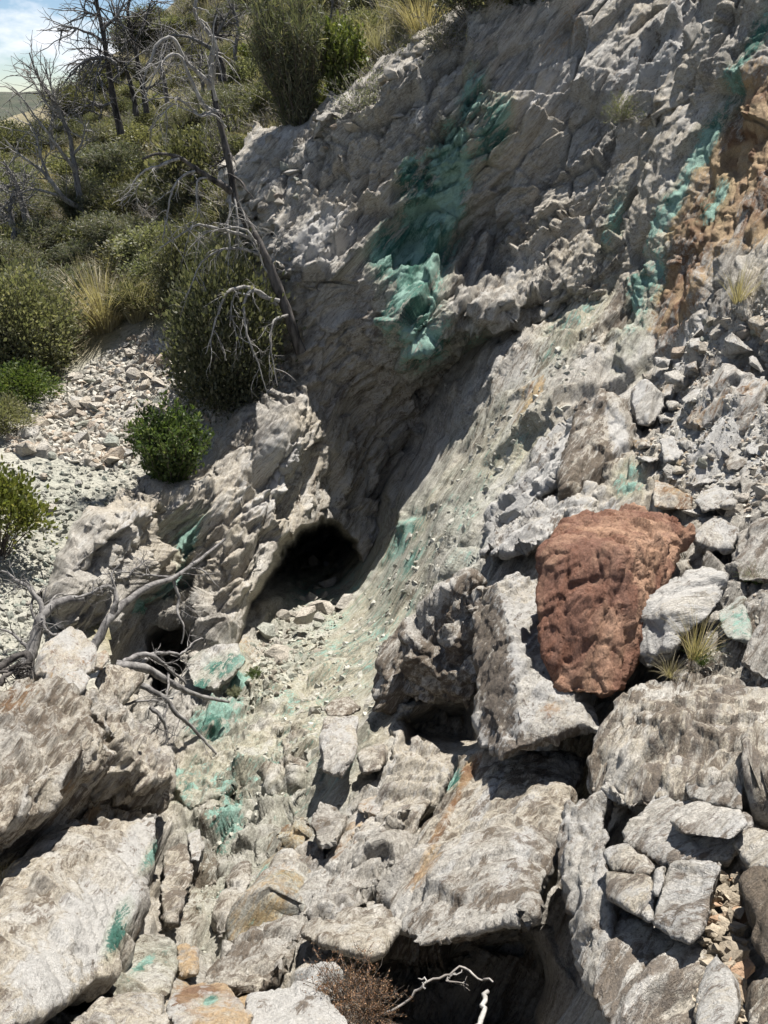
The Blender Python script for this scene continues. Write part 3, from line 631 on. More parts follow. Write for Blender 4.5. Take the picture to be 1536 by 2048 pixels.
# dark shelf, layered slab
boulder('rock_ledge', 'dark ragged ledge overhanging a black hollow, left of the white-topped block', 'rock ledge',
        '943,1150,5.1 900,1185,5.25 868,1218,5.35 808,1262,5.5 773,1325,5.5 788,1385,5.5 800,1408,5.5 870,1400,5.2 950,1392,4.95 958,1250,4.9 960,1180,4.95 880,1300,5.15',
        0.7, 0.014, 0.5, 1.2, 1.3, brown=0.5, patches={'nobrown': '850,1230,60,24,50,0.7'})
boulder('rock_slab', 'layered slab with rust and white stripes sloping to a black hollow', 'rock slab',
        '923,1517,4.45 968,1500,4.4 1048,1512,4.3 1128,1508,4.2 1170,1527,4.1 1153,1597,3.85 1120,1645,3.65 1078,1730,3.35 1063,1828,3.05 1028,1843,3.05 958,1800,3.3 858,1852,3.25 838,1897,3.15 788,1862,3.45 778,1765,3.75 843,1680,4.0',
        0.22, 0.013, 0.55, 0.55, 2.6, brown=0.34, shrink=0.9, drop=-0.05,
        patches={'rust': '940,1540,50,14,58,0.9 905,1610,50,9,58,0.6 880,1660,50,12,58,0.5 845,1740,70,20,58,0.45', 'pale': '975,1590,70,12,58,1.0 930,1680,80,11,58,1.0 890,1745,50,12,58,1.0 1030,1720,90,30,65,0.75 1060,1600,60,20,40,0.5', 'green': '905,1560,24,14,60,0.8', 'brown': '1000,1800,70,40,10,0.7 1010,1610,130,40,50,0.45 840,1840,60,30,40,0.5'}, frame=((-0.35, -0.45, 0.82), (0.42, 0.55, 0.445)))
# big broken outcrop lower right
RIGHT = 'blocks of the broken outcrop'
boulder('boulder', 'broad speckled outcrop block with grassy top, largest at lower right', 'boulder',
        '1247,1394,3.85 1291,1370,3.95 1352,1360,3.95 1441,1370,3.8 1509,1401,3.6 1560,1435,3.3 1640,1500,2.95 1620,1560,2.85 1482,1556,2.98 1441,1570,2.95 1373,1556,3.1 1318,1556,3.2 1291,1608,3.12 1264,1625,3.15 1223,1611,3.2 1172,1584,3.5 1202,1462,3.75 1281,1418,3.6 1250,1514,3.35',
        0.5, 0.0125, 0.5, 0.8, 1.1, brown=0.42, pale=0.35, group=None, frame=((-0.75, 0.1, 0.6), (0.35, 0.7, 0.3)))
boulder('boulder', 'tall grey-white block standing left of the cracked slabs', 'boulder',
        '1126,1612,3.35 1168,1595,3.4 1212,1602,3.35 1214,1676,3.1 1199,1696,3.05 1192,1759,2.95 1168,1812,2.85 1110,1657,3.3 1112,1742,3.2 1137,1827,3.0 1141,1895,2.9 1178,1980,2.7 1229,2004,2.6 1236,1957,2.6',
        0.4, 0.0125, 0.5, 0.85, 1.4, brown=0.3, pale=0.4, frame=((0.8, -0.4, 0.2), (0.1, -0.4, 0.9)))
boulder('boulder', 'mottled lower block beneath the cracked slabs', 'boulder',
        '1172,1812,2.9 1212,1795,2.92 1311,1856,2.75 1383,1897,2.62 1402,1880,2.62 1409,1932,2.5 1395,2060,2.3 1330,2100,2.3 1236,1965,2.6 1144,1897,2.85 1180,2000,2.6 1400,2150,2.2 1280,2120,2.35',
        0.4, 0.012, 0.5, 0.8, 1.0, brown=0.5, pale=0.35, frame=((-0.5, 0.2, 0.8), (0.5, 0.6, 0.3)))
boulder('rock_slab', 'thick cracked slab across the middle of the outcrop', 'rock slab',
        '1260,1657,2.95 1291,1609,3.05 1318,1571,3.12 1369,1568,3.08 1390,1609,2.98 1478,1619,2.85 1496,1648,2.78 1462,1690,2.74 1454,1720,2.7 1335,1730,2.75 1253,1686,2.9',
        0.25, 0.011, 0.4, 0.7, 0.8, grow_by=1.07, brown=0.32, pale=0.4, frame=((-0.2, -0.2, 0.95), (1, 0.2, 0)))
boulder('rock_slab', 'oblong block proud of the thick cracked slab', 'rock slab',
        '1345,1642,2.8 1360,1620,2.84 1393,1607,2.86 1480,1620,2.76 1492,1648,2.68 1461,1678,2.64 1366,1666,2.72', 0.2, 0.010, 0.35, 0.6, 0.8, grow_by=1.07, brown=0.3, pale=0.45, frame=((0.1, -0.2, 0.95), (1, 0.2, 0)))
boulder('rock_slab', 'narrow overhanging slab under the speckled outcrop block', 'rock slab',
        '1373,1570,2.98 1400,1556,3.0 1482,1556,2.88 1482,1618,2.78 1440,1612,2.82 1380,1596,2.92', 0.25, 0.010, 0.35, 0.7, 0.8, grow_by=1.07, brown=0.35, pale=0.35, frame=((0.1, -0.2, 0.95), (1, 0.2, 0)))
boulder('rock_slab', 'hand-shaped slab pointing down below the thick cracked slab', 'rock slab',
        '1345,1729,2.68 1444,1727,2.6 1434,1761,2.54 1402,1861,2.42 1379,1884,2.4 1342,1873,2.46 1308,1846,2.54 1320,1795,2.6', 0.22, 0.010, 0.38, 0.7, 1.0, grow_by=1.07, brown=0.3, pale=0.5, frame=((-0.6, -0.3, 0.75), (0.1, -0.6, 0.6)))
boulder('rock_slab', 'wedge slab tucked beneath the left end of the thick cracked slab', 'rock slab',
        '1212,1706,2.86 1253,1692,2.84 1308,1737,2.72 1296,1750,2.7 1267,1750,2.74 1226,1740,2.8', 0.22, 0.010, 0.35, 0.7, 0.8, grow_by=1.07, brown=0.25, pale=0.45)
boulder('rock_slab', 'cracked square slab left of the hand-shaped slab', 'rock slab',
        '1217,1746,2.78 1267,1755,2.7 1300,1754,2.66 1307,1795,2.6 1303,1844,2.54 1247,1805,2.64 1214,1795,2.72', 0.22, 0.010, 0.35, 0.7, 0.8, grow_by=1.07, brown=0.35, pale=0.4)
boulder('stone', 'slim stone jammed between the square slab and the hand-shaped slab', 'stone',
        '1311,1736,2.64 1332,1732,2.63 1330,1760,2.58 1318,1794,2.54 1299,1784,2.57', 0.15, 0.009, 0.3, 0.6, 0.6, grow_by=1.07, brown=0.15, pale=0.6)
boulder('boulder', 'pale rock at the right edge beside the thick cracked slab', 'boulder',
        '1467,1690,2.74 1499,1658,2.78 1560,1668,2.65 1570,1735,2.52 1502,1737,2.56', 0.3, 0.011, 0.4, 0.8, 0.8, grow_by=1.07, brown=0.25, pale=0.4)
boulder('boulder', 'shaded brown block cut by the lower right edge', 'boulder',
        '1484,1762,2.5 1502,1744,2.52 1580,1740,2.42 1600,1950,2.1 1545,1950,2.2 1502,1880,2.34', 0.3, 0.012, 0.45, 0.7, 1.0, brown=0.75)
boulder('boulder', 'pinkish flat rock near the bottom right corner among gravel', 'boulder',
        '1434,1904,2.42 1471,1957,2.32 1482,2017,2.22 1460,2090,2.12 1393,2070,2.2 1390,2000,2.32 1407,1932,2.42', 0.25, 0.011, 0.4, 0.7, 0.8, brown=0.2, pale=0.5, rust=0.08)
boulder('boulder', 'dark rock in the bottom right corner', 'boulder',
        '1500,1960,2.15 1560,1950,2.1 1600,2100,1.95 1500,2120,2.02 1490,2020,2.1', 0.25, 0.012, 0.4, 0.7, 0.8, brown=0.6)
# middle of the slope
boulder('boulder', 'leaning pale block with dark left crack in the middle of the slope', 'boulder',
        '650,1437,5.25 690,1428,5.25 720,1427,5.2 716,1500,4.95 686,1560,4.75 645,1542,4.85 640,1490,5.05', 0.35, 0.013, 0.5, 0.9, 1.2, brown=0.22, pale=0.4)
boulder('boulder', 'thin crusty plate atop the leaning pale block', 'boulder',
        '648,1416,5.4 672,1398,5.5 700,1395,5.5 722,1418,5.35 700,1432,5.25 655,1432,5.3', 0.25, 0.012, 0.4, 0.9, 1.2, brown=0.4)
boulder('boulder', 'pitted block right of the leaning pale block', 'boulder',
        '718,1512,4.95 740,1492,5.0 768,1488,5.0 772,1520,4.85 760,1540,4.75 726,1546,4.78', 0.3, 0.012, 0.4, 1.0, 1.0, brown=0.25, pale=0.3)
boulder('stone', 'cream and orange stone below the pitted block', 'stone',
        '714,1606,4.55 735,1594,4.6 772,1592,4.55 784,1622,4.4 770,1636,4.35 722,1632,4.4', 0.2, 0.010, 0.35, 1.0, 0.8, pale=0.5, rust=0.25, brown=0.1)
boulder('stone', 'lumpy white stone lodged on the grey ledge', 'stone',
        '684,1704,4.15 700,1696,4.18 716,1706,4.1 716,1736,4.0 696,1742,4.0 682,1724,4.05', 0.15, 0.009, 0.3, 1.2, 0.6, pale=0.7, brown=0.05)
boulder('boulder', 'rounded grey knob with white vein above the dark hollow', 'boulder',
        '640,1600,4.75 670,1610,4.65 690,1640,4.45 676,1690,4.25 640,1700,4.25 622,1650,4.5', 0.4, 0.012, 0.45, 0.9, 1.6, brown=0.3)
boulder('rock_ledge', 'grey striped ledge left of the layered slab', 'rock ledge',
        '800,1520,4.75 850,1500,4.75 905,1530,4.5 840,1670,4.05 775,1760,3.8 740,1800,3.65 700,1830,3.6 640,1850,3.6 620,1820,3.75 660,1740,4.05 720,1640,4.4', 0.3, 0.014, 0.55, 0.9, 2.6, brown=0.25, pale=0.3, shrink=0.85)
boulder('rock_ledge', 'crusty tan lip of rock above the black hollow at bottom', 'rock ledge',
        '620,1836,3.7 690,1820,3.6 770,1800,3.6 800,1850,3.4 760,1905,3.25 740,1915,3.25 660,1890,3.4 600,1870,3.6', 0.3, 0.012, 0.45, 1.1, 2.0, brown=0.35, patches={'rust': '760,1870,40,20,30,0.3'})
boulder('boulder', 'green-streaked block on the floor of the cut beneath the dead branch', 'boulder',
        '366,1326,7.8 400,1300,7.9 426,1310,7.75 478,1284,7.75 492,1320,7.55 470,1352,7.4 430,1386,7.35 382,1372,7.45', 0.7, 0.02, 0.6, 0.8, 1.2, pale=0.35, green=0.12, brown=0.1, patches={'green': '450,1330,50,20,30,0.9 400,1370,26,14,40,0.7'})
boulder('boulder', 'grey-green boulder by the foot of the green-stained slab end', 'boulder',
        '240,1902,3.75 275,1880,3.8 312,1870,3.85 350,1886,3.7 354,1940,3.5 340,1985,3.35 320,2012,3.25 230,2010,3.3 210,1960,3.5', 0.35, 0.012, 0.5, 0.9, 1.2, green=0.12, brown=0.22, patches={'green': '280,1935,40,12,40,0.7'})
boulder('stone', 'mustard yellow rock beside the grey-green boulder', 'stone',
        '352,1892,3.85 376,1886,3.85 394,1900,3.75 396,1946,3.6 360,1954,3.6 352,1924,3.7', 0.25, 0.011, 0.4, 0.9, 0.8, rust=0.4, brown=0.2)
boulder('boulder', 'quartz rock with orange rust bands at the bottom edge', 'boulder',
        '348,1975,3.35 400,1966,3.4 452,1966,3.35 505,2028,3.05 490,2110,2.85 340,2110,2.9 330,2020,3.2', 0.35, 0.011, 0.45, 0.8, 1.0, pale=0.5, rust=0.35, brown=0.1, patches={'rust': '380,1985,40,18,40,0.9 430,1975,40,10,10,0.9', 'green': '420,2000,18,10,20,0.7'})
boulder('boulder', 'bright white quartz boulder at the bottom edge', 'boulder',
        '492,1992,3.25 575,1985,3.2 636,1978,3.2 672,2010,3.05 700,2050,2.9 690,2120,2.7 500,2120,2.8 480,2040,3.05', 0.4, 0.011, 0.45, 0.9, 1.2, pale=1.0, brown=0.05)
boulder('boulder', 'pinkish rough rock in the bottom left corner below the long slab', 'boulder',
        '200,1992,3.15 260,1985,3.2 326,1992,3.15 335,2060,2.9 320,2130,2.75 150,2130,2.75 130,2040,2.95', 0.35, 0.012, 0.45, 0.9, 1.0, pale=0.3, rust=0.15, brown=0.2)
boulder('rock_ledge', 'grey ledge streaked brown right of the yellow rock', 'rock ledge',
        '400,1960,3.75 470,1920,3.85 540,1850,4.1 590,1800,4.2 610,1850,3.85 590,1930,3.5 520,1985,3.3 440,1985,3.4', 0.3, 0.013, 0.5, 1.0, 2.2, brown=0.35, pale=0.2)
boulder('rock_outcrop', 'brown weathered wedge outcrop with pale crest left of the rubble', 'outcrop',
        '1168,798,7.35 1205,788,7.4 1262,828,7.1 1292,940,6.5 1245,1018,6.1 1150,1012,6.2 1128,955,6.5 1168,870,6.85', 0.6, 0.018, 0.6, 0.9, 1.2, brown=0.5, patches={'pale': '1235,870,70,22,100,0.9 1180,810,40,20,60,0.6', 'nobrown': '1240,870,70,20,100,0.9', 'green': '1265,970,40,16,50,0.5', 'rust': '1270,940,30,16,50,0.4'})
boulder('rock_outcrop', 'smooth pale lilac rock face sloping left from the brown wedge', 'outcrop',
        '1165,803,7.5 1176,850,7.15 1142,928,6.65 1085,988,6.55 1010,1050,6.65 975,1090,6.8 985,1030,7.15 1060,915,7.55 1120,838,7.8', 0.9, 0.018, 0.6, 0.9, 1.0, pale=0.7, brown=0.1, blocky=0.6)
boulder('rock_outcrop', 'second pale rock face just above the white-topped block', 'outcrop',
        '1182,983,6.25 1198,1012,6.0 1135,1065,5.65 1060,1095,5.6 985,1110,5.9 960,1110,6.1 1075,1010,6.35', 0.9, 0.016, 0.6, 0.9, 1.2, pale=0.6, brown=0.2, blocky=0.7)
# beds that stand out of the gully
for lab, pts, kw in (
    ('mustard-streaked bed standing up in the middle of the gully', '600,1640,5.2 622,1650,5.1 612,1720,4.7 575,1800,4.3 548,1870,4.0 520,1900,3.95 530,1840,4.25 565,1740,4.7', dict(rust=0.25, brown=0.2, green=0.1)),
    ('grey bed beside the dark gravel of the gully, left of the mustard-streaked bed', '470,1740,5.15 495,1730,5.1 500,1770,4.85 470,1830,4.5 440,1880,4.3 425,1860,4.45 445,1800,4.8', dict(brown=0.25, pale=0.2)),
    ('pink-striped bed in the sun below the tip of the long slab', '330,1700,5.35 372,1690,5.3 392,1735,5.05 375,1790,4.75 350,1850,4.5 325,1840,4.6 318,1770,4.95', dict(brown=0.35, pale=0.3)),
    ('pale block set in the gully right of the long slab tip', '372,1668,5.5 400,1655,5.5 412,1690,5.3 400,1725,5.1 378,1722,5.15', dict(pale=0.5, brown=0.1)),
    ('green-washed bed across the gully under the forked branch', '345,1560,6.5 400,1520,6.7 470,1500,6.7 500,1530,6.4 460,1580,6.1 380,1620,6.05', dict(green=0.3, pale=0.2, brown=0.1)),
    ('grey upright bed at the centre of the slope', '560,1480,6.5 600,1440,6.7 622,1470,6.4 600,1560,5.85 565,1620,5.6 545,1590,5.8', dict(brown=0.2, green=0.12)),
    ('striped grey bed left of the lumpy white stone', '600,1700,4.7 640,1690,4.6 655,1740,4.3 630,1810,4.0 600,1850,3.85 585,1810,4.1', dict(brown=0.3, pale=0.25))):
    boulder('rock_ledge', lab, 'rock ledge', pts, 0.35, 0.014, 0.5, 1.0, 1.8, **kw)
# upper right rubble, each one a thing
RUB = 'rubble heaped behind the red boulder'
boulder('boulder', 'large tan boulder with speckled face in the upper rubble', 'boulder',
        '1442,717,6.7 1495,743,6.5 1540,770,6.3 1535,820,6.15 1509,866,6.05 1482,872,6.05 1428,837,6.15 1388,860,6.2 1372,846,6.3 1410,792,6.5 1470,800,6.15', 0.6, 0.016, 0.55, 0.7, 0.6, rust=0.22, pale=0.35, brown=0.2)
boulder('boulder', 'blocky cream boulder with shaded face beside the dark crevice', 'boulder',
        '1262,778,7.3 1290,760,7.35 1330,790,7.2 1335,812,7.05 1310,850,6.9 1276,850,6.95 1262,810,7.1', 0.5, 0.016, 0.55, 0.9, 0.6, pale=0.5, brown=0.12)
boulder('stone', 'yellow lichen-covered tilted stone among the rubble', 'stone',
        '1350,931,5.95 1375,900,6.1 1399,883,6.2 1439,896,6.1 1417,924,5.9 1385,935,5.85', 0.35, 0.013, 0.45, 0.8, 0.6, rust=0.3, green=0.12, brown=0.3)
boulder('stone', 'long flat white stone among the rubble', 'stone',
        '1332,955,5.85 1388,937,5.95 1423,931,5.95 1460,947,5.8 1440,962,5.7 1388,974,5.65', 0.3, 0.012, 0.4, 0.7, 0.6, pale=0.7, brown=0.1)
boulder('stone', 'brown triangular stone directly behind the red boulder', 'stone',
        '1307,957,5.75 1330,965,5.75 1385,996,5.45 1383,1022,5.35 1307,1014,5.4', 0.35, 0.012, 0.4, 0.7, 0.6, rust=0.45, brown=0.3)
boulder('stone', 'rounded cream stone right of the brown triangular stone', 'stone',
        '1388,1003,5.35 1405,982,5.45 1430,974,5.5 1466,978,5.4 1470,998,5.3 1440,1018,5.2 1405,1024,5.2', 0.3, 0.012, 0.4, 0.8, 0.6, pale=0.4, rust=0.12, brown=0.12)
boulder('stone', 'speckled grey stone above the rounded cream stone', 'stone',
        '1444,909,5.95 1485,897,5.95 1503,920,5.8 1480,940,5.7 1455,942,5.7', 0.3, 0.012, 0.4, 0.9, 0.6, pale=0.3, brown=0.3)
boulder('stone', 'white stone below the large tan boulder at the right', 'stone',
        '1482,893,5.95 1509,868,6.0 1532,882,5.9 1522,912,5.75 1495,908,5.8', 0.3, 0.012, 0.4, 0.9, 0.6, pale=0.75, brown=0.08)
boulder('stone', 'dark-sided stone near the right edge of the rubble', 'stone',
        '1482,942,5.65 1500,925,5.75 1519,947,5.6 1524,982,5.4 1480,992,5.4', 0.3, 0.012, 0.4, 0.9, 0.6, pale=0.3, brown=0.3)
boulder('stone', 'square cream stone left of the lichen-covered stone', 'stone',
        '1318,880,6.35 1345,872,6.4 1372,892,6.25 1362,920,6.05 1330,925,6.05', 0.3, 0.013, 0.4, 0.8, 0.6, pale=0.5, brown=0.12)
boulder('stone', 'pale flat stone above the lichen-covered stone', 'stone',
        '1410,862,6.2 1438,852,6.3 1462,866,6.2 1450,890,6.0 1420,888,6.05', 0.3, 0.013, 0.4, 0.8, 0.6, pale=0.55, green=0.08, brown=0.1)
boulder('stone', 'thin bright plate leaning on the large tan boulder', 'stone',
        '1362,800,6.75 1390,778,6.85 1412,776,6.8 1400,796,6.65 1370,808,6.6', 0.2, 0.012, 0.35, 0.6, 0.8, pale=0.7, brown=0.08)

_rr = np.random.default_rng(21)
for x, y, w, d in ((1350, 760, 40, 7.3), (1390, 735, 36, 7.2), (1330, 835, 34, 6.9), (1345, 812, 26, 7.0), (1480, 690, 60, 6.9), (1520, 650, 56, 7.0), (1440, 660, 44, 7.4), (1395, 690, 34, 7.5), (1505, 1020, 44, 5.3), (1520, 990, 36, 5.4), (1290, 890, 36, 6.7), (1300, 925, 40, 6.3),
                   (1375, 885, 30, 6.35), (1460, 1010, 30, 5.2), (1530, 930, 34, 5.7), (1420, 910, 26, 6.0), (1360, 940, 30, 5.95), (1490, 1110, 40, 4.75), (1515, 730, 40, 6.6), (1330, 720, 40, 7.9)):
    a = np.sort(_rr.random(8) * 6.283); r_ = w * 0.5 * _rr.uniform(0.75, 1.2, 8)
    f_ = np.column_stack((x + np.cos(a) * r_ * 1.2, y + np.sin(a) * r_ * 0.85, d + _rr.uniform(-0.1, 0.1, 8) - np.sin(a) * 0.12)); f_ = np.vstack((f_, (x, y, d - 0.18)))
    boulder('stone', 'angular pale block in the rubble of the right slope', 'stone', f_, 0.25, 0.014, 0.45, 0.8, 0.7, brown=_rr.uniform(0.05, 0.35), pale=_rr.uniform(0.2, 0.6), rust=_rr.choice([0, 0, 0.2]), group='blocks of the right rubble')

COL.objects.unlink(_tmp); bpy.data.objects.remove(_tmp)
# ------------------------------------------------------------------ plants and loose stones: materials
def make_leaf(name, c1, c2, c3, trans=0.35):
    t = NT(name); lv = t.attr('lv', 'Fac'); oi = t.n('ObjectInfo')
    A = t.mix(t.rng(lv, 0, 0.7), rgb(*c1), rgb(*c2)); A = t.mix(t.rng(lv, 0.8, 0.9, 0, 0.8), A, rgb(*c3))
    A = t.mix(t.rng(oi.outputs['Random'], 0, 1, 0, 0.4), A, t.mix(1.0, A, rgb(1.35, 1.1, 0.85), 'MULTIPLY'))
    d = t.bsdf(A, 0.55, None, 0.3)
    tr = t.n('BsdfTranslucent'); t.val(tr.inputs['Color'], t.mix(1.0, A, rgb(1.2, 1.25, 0.7), 'MULTIPLY'))
    mx = t.n('MixShader'); mx.inputs[0].default_value = trans; t.l(d, mx.inputs[1]); t.l(tr.outputs[0], mx.inputs[2])
    return t.out(mx.outputs[0])
def make_wood(name, c1, c2, sc=18.0):
    t = NT(name); tc = t.n('TexCoord').outputs['Object']
    n = t.noise(t.scale(tc, (1, 1, 0.25)), sc, 4, 0.7)
    A = t.mix(t.rng(n, 0.38, 0.62), rgb(*c1), rgb(*c2))
    return t.out(t.bsdf(A, 0.85, t.bump(n, 0.6, 0.01), 0.2))
M['oak'] = make_leaf('scrub_oak_leaf', (0.062, 0.070, 0.043), (0.115, 0.120, 0.076), (0.22, 0.21, 0.15))
M['grey'] = make_leaf('grey_green_leaf', (0.11, 0.125, 0.075), (0.185, 0.195, 0.125), (0.28, 0.275, 0.2))
M['lime'] = make_leaf('yellow_green_leaf', (0.08, 0.105, 0.03), (0.14, 0.165, 0.05), (0.22, 0.22, 0.09))
M['fresh'] = make_leaf('fresh_green_leaf', (0.04, 0.068, 0.022), (0.08, 0.118, 0.036), (0.15, 0.18, 0.07))
M['needle'] = make_leaf('needle_leaf', (0.07, 0.083, 0.053), (0.125, 0.135, 0.09), (0.23, 0.21, 0.15))
M['straw'] = make_leaf('dry_straw', (0.22, 0.20, 0.13), (0.34, 0.31, 0.21), (0.46, 0.43, 0.32), 0.3)
M['rusty'] = make_leaf('dry_brown_weed', (0.12, 0.07, 0.045), (0.20, 0.125, 0.08), (0.30, 0.22, 0.14), 0.2)
M['twig'] = make_wood('grey_twig', (0.17, 0.155, 0.14), (0.33, 0.31, 0.285))
M['stem'] = make_wood('shrub_stem', (0.07, 0.055, 0.045), (0.16, 0.14, 0.12))
M['bleached'] = make_wood('bleached_dead_wood', (0.16, 0.15, 0.14), (0.36, 0.345, 0.32))
M['char'] = make_wood('charred_bark', (0.022, 0.020, 0.019), (0.11, 0.10, 0.092), 10.0)
M['darkwood'] = make_wood('weathered_dark_wood', (0.085, 0.08, 0.078), (0.24, 0.23, 0.22))

rng = np.random.default_rng(7)
class Geo:
    def __init__(self): self.V, self.F, self.L, self.n = [], [], [], 0
    def add(self, V, F, lv=None):
        self.V.append(V); self.F.append(F + self.n); self.n += len(V)
        self.L.append(np.full(len(V), 0.5) if lv is None else lv)
    def mesh(self, name, smooth=True):
        if not self.V: return None
        me = mesh_np(name, np.vstack(self.V), np.vstack(self.F), smooth)
        a = me.attributes.new('lv', 'FLOAT', 'POINT'); a.data.foreach_set('value', np.concatenate(self.L).astype(np.float32))
        return me
def unit(v): return v / (np.linalg.norm(v, axis=-1, keepdims=True) + 1e-9)
def tube(geo, pts, r0, r1, sides=5, wob=0.0):
    pts = np.asarray(pts, float); n = len(pts)
    T = unit(np.gradient(pts, axis=0))
    ref = np.array((0.31, 0.17, 0.93)); A = unit(np.cross(T, ref)); B = np.cross(T, A)
    r = np.linspace(r0, r1, n) * (1 + wob * (rng.random(n) - 0.5))
    th = np.linspace(0, 2 * np.pi, sides, endpoint=False)
    V = (pts[:, None] + r[:, None, None] * (np.cos(th)[None, :, None] * A[:, None] + np.sin(th)[None, :, None] * B[:, None])).reshape(-1, 3)
    i = np.arange(n - 1)[:, None] * sides; j = np.arange(sides)[None]; k = (j + 1) % sides
    F = np.stack((i + j, i + k, i + sides + k, i + sides + j), -1).reshape(-1, 4)
    geo.add(V, F)
def leafs(geo, C, U, size, aspect=0.5, jit=0.35):
    n = len(C); U = unit(U + 0.6 * rng.normal(size=(n, 3)))
    W = unit(np.cross(U, rng.normal(size=(n, 3))))
    s = size * (1 + jit * rng.normal(size=n)).clip(0.4, 1.9)[:, None]
    a = C; t = C + U * s; m = C + U * s * 0.5
    V = np.stack((a, m + W * s * aspect * 0.5, t, m - W * s * aspect * 0.5), 1).reshape(-1, 3)
    F = np.arange(4 * n).reshape(n, 4)
    geo.add(V, F, np.repeat(rng.random(n), 4))
def spline(P, n):
    P = np.asarray(P, float); d = np.r_[0, np.cumsum(np.linalg.norm(np.diff(P, axis=0), axis=1))]
    t = np.linspace(0, d[-1], n)
    # Catmull-Rom by chord length
    k = np.clip(np.searchsorted(d, t, 'right') - 1, 0, len(P) - 2); u = ((t - d[k]) / (d[k + 1] - d[k] + 1e-9))[:, None]
    p0 = P[np.maximum(k - 1, 0)]; p1 = P[k]; p2 = P[k + 1]; p3 = P[np.minimum(k + 2, len(P) - 1)]
    return 0.5 * (2 * p1 + (p2 - p0) * u + (2 * p0 - 5 * p1 + 4 * p2 - p3) * u * u + (3 * p1 - p0 - 3 * p2 + p3) * u ** 3)

# shrub prototypes, about 1 m tall and wide, built once and copied
def shrub_dome(nc=70, nl=80, leaf=0.047, flat=0.9, full=False):
    f, s = Geo(), Geo()
    for k in range(nc):
        v = unit(rng.normal(size=3)); v[2] = (v[2] if full else abs(v[2]) * 1.1 - 0.15)
        r = 0.5 * (0.45 + 0.55 * rng.random() ** 0.5) * (0.85 + 0.3 * rng.random())
        c = np.array((v[0] * r, v[1] * r, max(0.06, 0.42 * flat + v[2] * r * flat)))
        n = int(nl * (0.5 + rng.random()))
        o = rng.normal(size=(n, 3)) * (0.06 + 0.045 * rng.random())
        leafs(f, c + o, unit(c - np.array((0, 0, 0.2))) + 0.5 * unit(o) + np.array((0, 0, 0.4)), leaf, 0.6)
        if k % 2 == 0:
            tube(s, spline([(rng.normal() * 0.03, rng.normal() * 0.03, -0.08), c * np.array((0.45, 0.45, 0.4)) + rng.normal(size=3) * 0.03, c], 6), 0.012, 0.003, 3)
    return f.mesh('foliage'), s.mesh('stems')
def shrub_upright(ns=46, nl=120, leaf=0.05, aspect=0.5, spread=0.36, bare=0.25):
    f, s = Geo(), Geo()
    for k in range(ns):
        a = rng.random() * 6.283; q = spread * rng.random() ** 0.6; h = 0.55 + 0.45 * rng.random() * (1 - 0.5 * q / spread)
        top = np.array((math.cos(a) * q * 1.25, math.sin(a) * q * 1.25, h))
        P = spline([(math.cos(a) * 0.04, math.sin(a) * 0.04, -0.08), (math.cos(a) * q * 0.55, math.sin(a) * q * 0.55, h * 0.45), top], 9) + rng.normal(size=(9, 3)) * 0.012
        tube(s, P, 0.011, 0.002, 3)
        for m in range(4):
            j = rng.integers(3, 8); b = P[j]; e = b + unit(np.array((rng.normal(), rng.normal(), 0.8))) * (0.1 + 0.1 * rng.random())
            tube(s, np.array((b, (b + e) / 2 + rng.normal(size=3) * 0.01, e)), 0.004, 0.0015, 3)
            t = rng.random(nl // 6)[:, None]; leafs(f, b + (e - b) * t + rng.normal(size=(nl // 6, 3)) * 0.02, (e - b) + np.zeros((nl // 6, 3)), leaf, aspect)
        t = bare + (1 - bare) * rng.random(nl); i = np.clip((t * 8).astype(int), 0, 7); u = (t * 8 - i)[:, None]
        C = P[i] * (1 - u) + P[i + 1] * u
        leafs(f, C + rng.normal(size=(nl, 3)) * 0.022, unit(P[i + 1] - P[i]) + 0.7 * rng.normal(size=(nl, 3)), leaf, aspect)
    return f.mesh('foliage'), s.mesh('stems')
def shrub_twig(ns=60, leaf=0):
    f, s = Geo(), Geo()
    for k in range(ns):
        v = unit(np.array((rng.normal(), rng.normal(), 0.5 + rng.random()))); L = 0.45 + 0.5 * rng.random()
        P = [np.array((0, 0, -0.05))]
        for m in range(6): v = unit(v + rng.normal(size=3) * 0.25 + np.array((0, 0, 0.05))); P.append(P[-1] + v * L / 6)
        tube(s, np.array(P), 0.010, 0.002, 3)
        for m in range(4):
            b = P[rng.integers(2, 6)]; w = unit(v + rng.normal(size=3) * 0.8); e = b + w * (0.12 + 0.16 * rng.random())
            tube(s, np.array((b, (b + e) / 2 + rng.normal(size=3) * 0.02, e)), 0.005, 0.0015, 3)
            if leaf: leafs(f, b + (e - b) * rng.random((14, 1)) + rng.normal(size=(14, 3)) * 0.02, np.tile(w, (14, 1)), leaf, 0.4)
    return f.mesh('foliage'), s.mesh('stems')
def tuft(nb=420, h=0.8, droop=0.6, w=0.005, spread=0.75):
    f = Geo()
    for k in range(nb):
        a = rng.random() * 6.283; L = h * (0.5 + 0.6 * rng.random()); q = spread * rng.random() ** 0.7
        d = np.array((math.cos(a), math.sin(a), 0)); b = d * 0.10 * rng.random()
        t = np.linspace(0, 1, 5)[:, None]
        P = b + d * (q * L * t + droop * 0.35 * L * q * t ** 3) + np.array((0, 0, 1)) * L * (t - droop * q * t ** 3) + np.cumsum(rng.normal(size=(5, 3)) * 0.008, 0)
        W = unit(np.cross(d, (0, 0, 1)) + rng.normal(size=3) * 0.5) * w * (1 - 0.85 * t)
        V = np.stack((P - W, P + W), 1).reshape(-1, 3)
        i = np.arange(4)[:, None] * 2
        f.add(V, np.hstack((i, i + 1, i + 3, i + 2)), np.full(10, rng.random()))
    return f.mesh('blades'), None
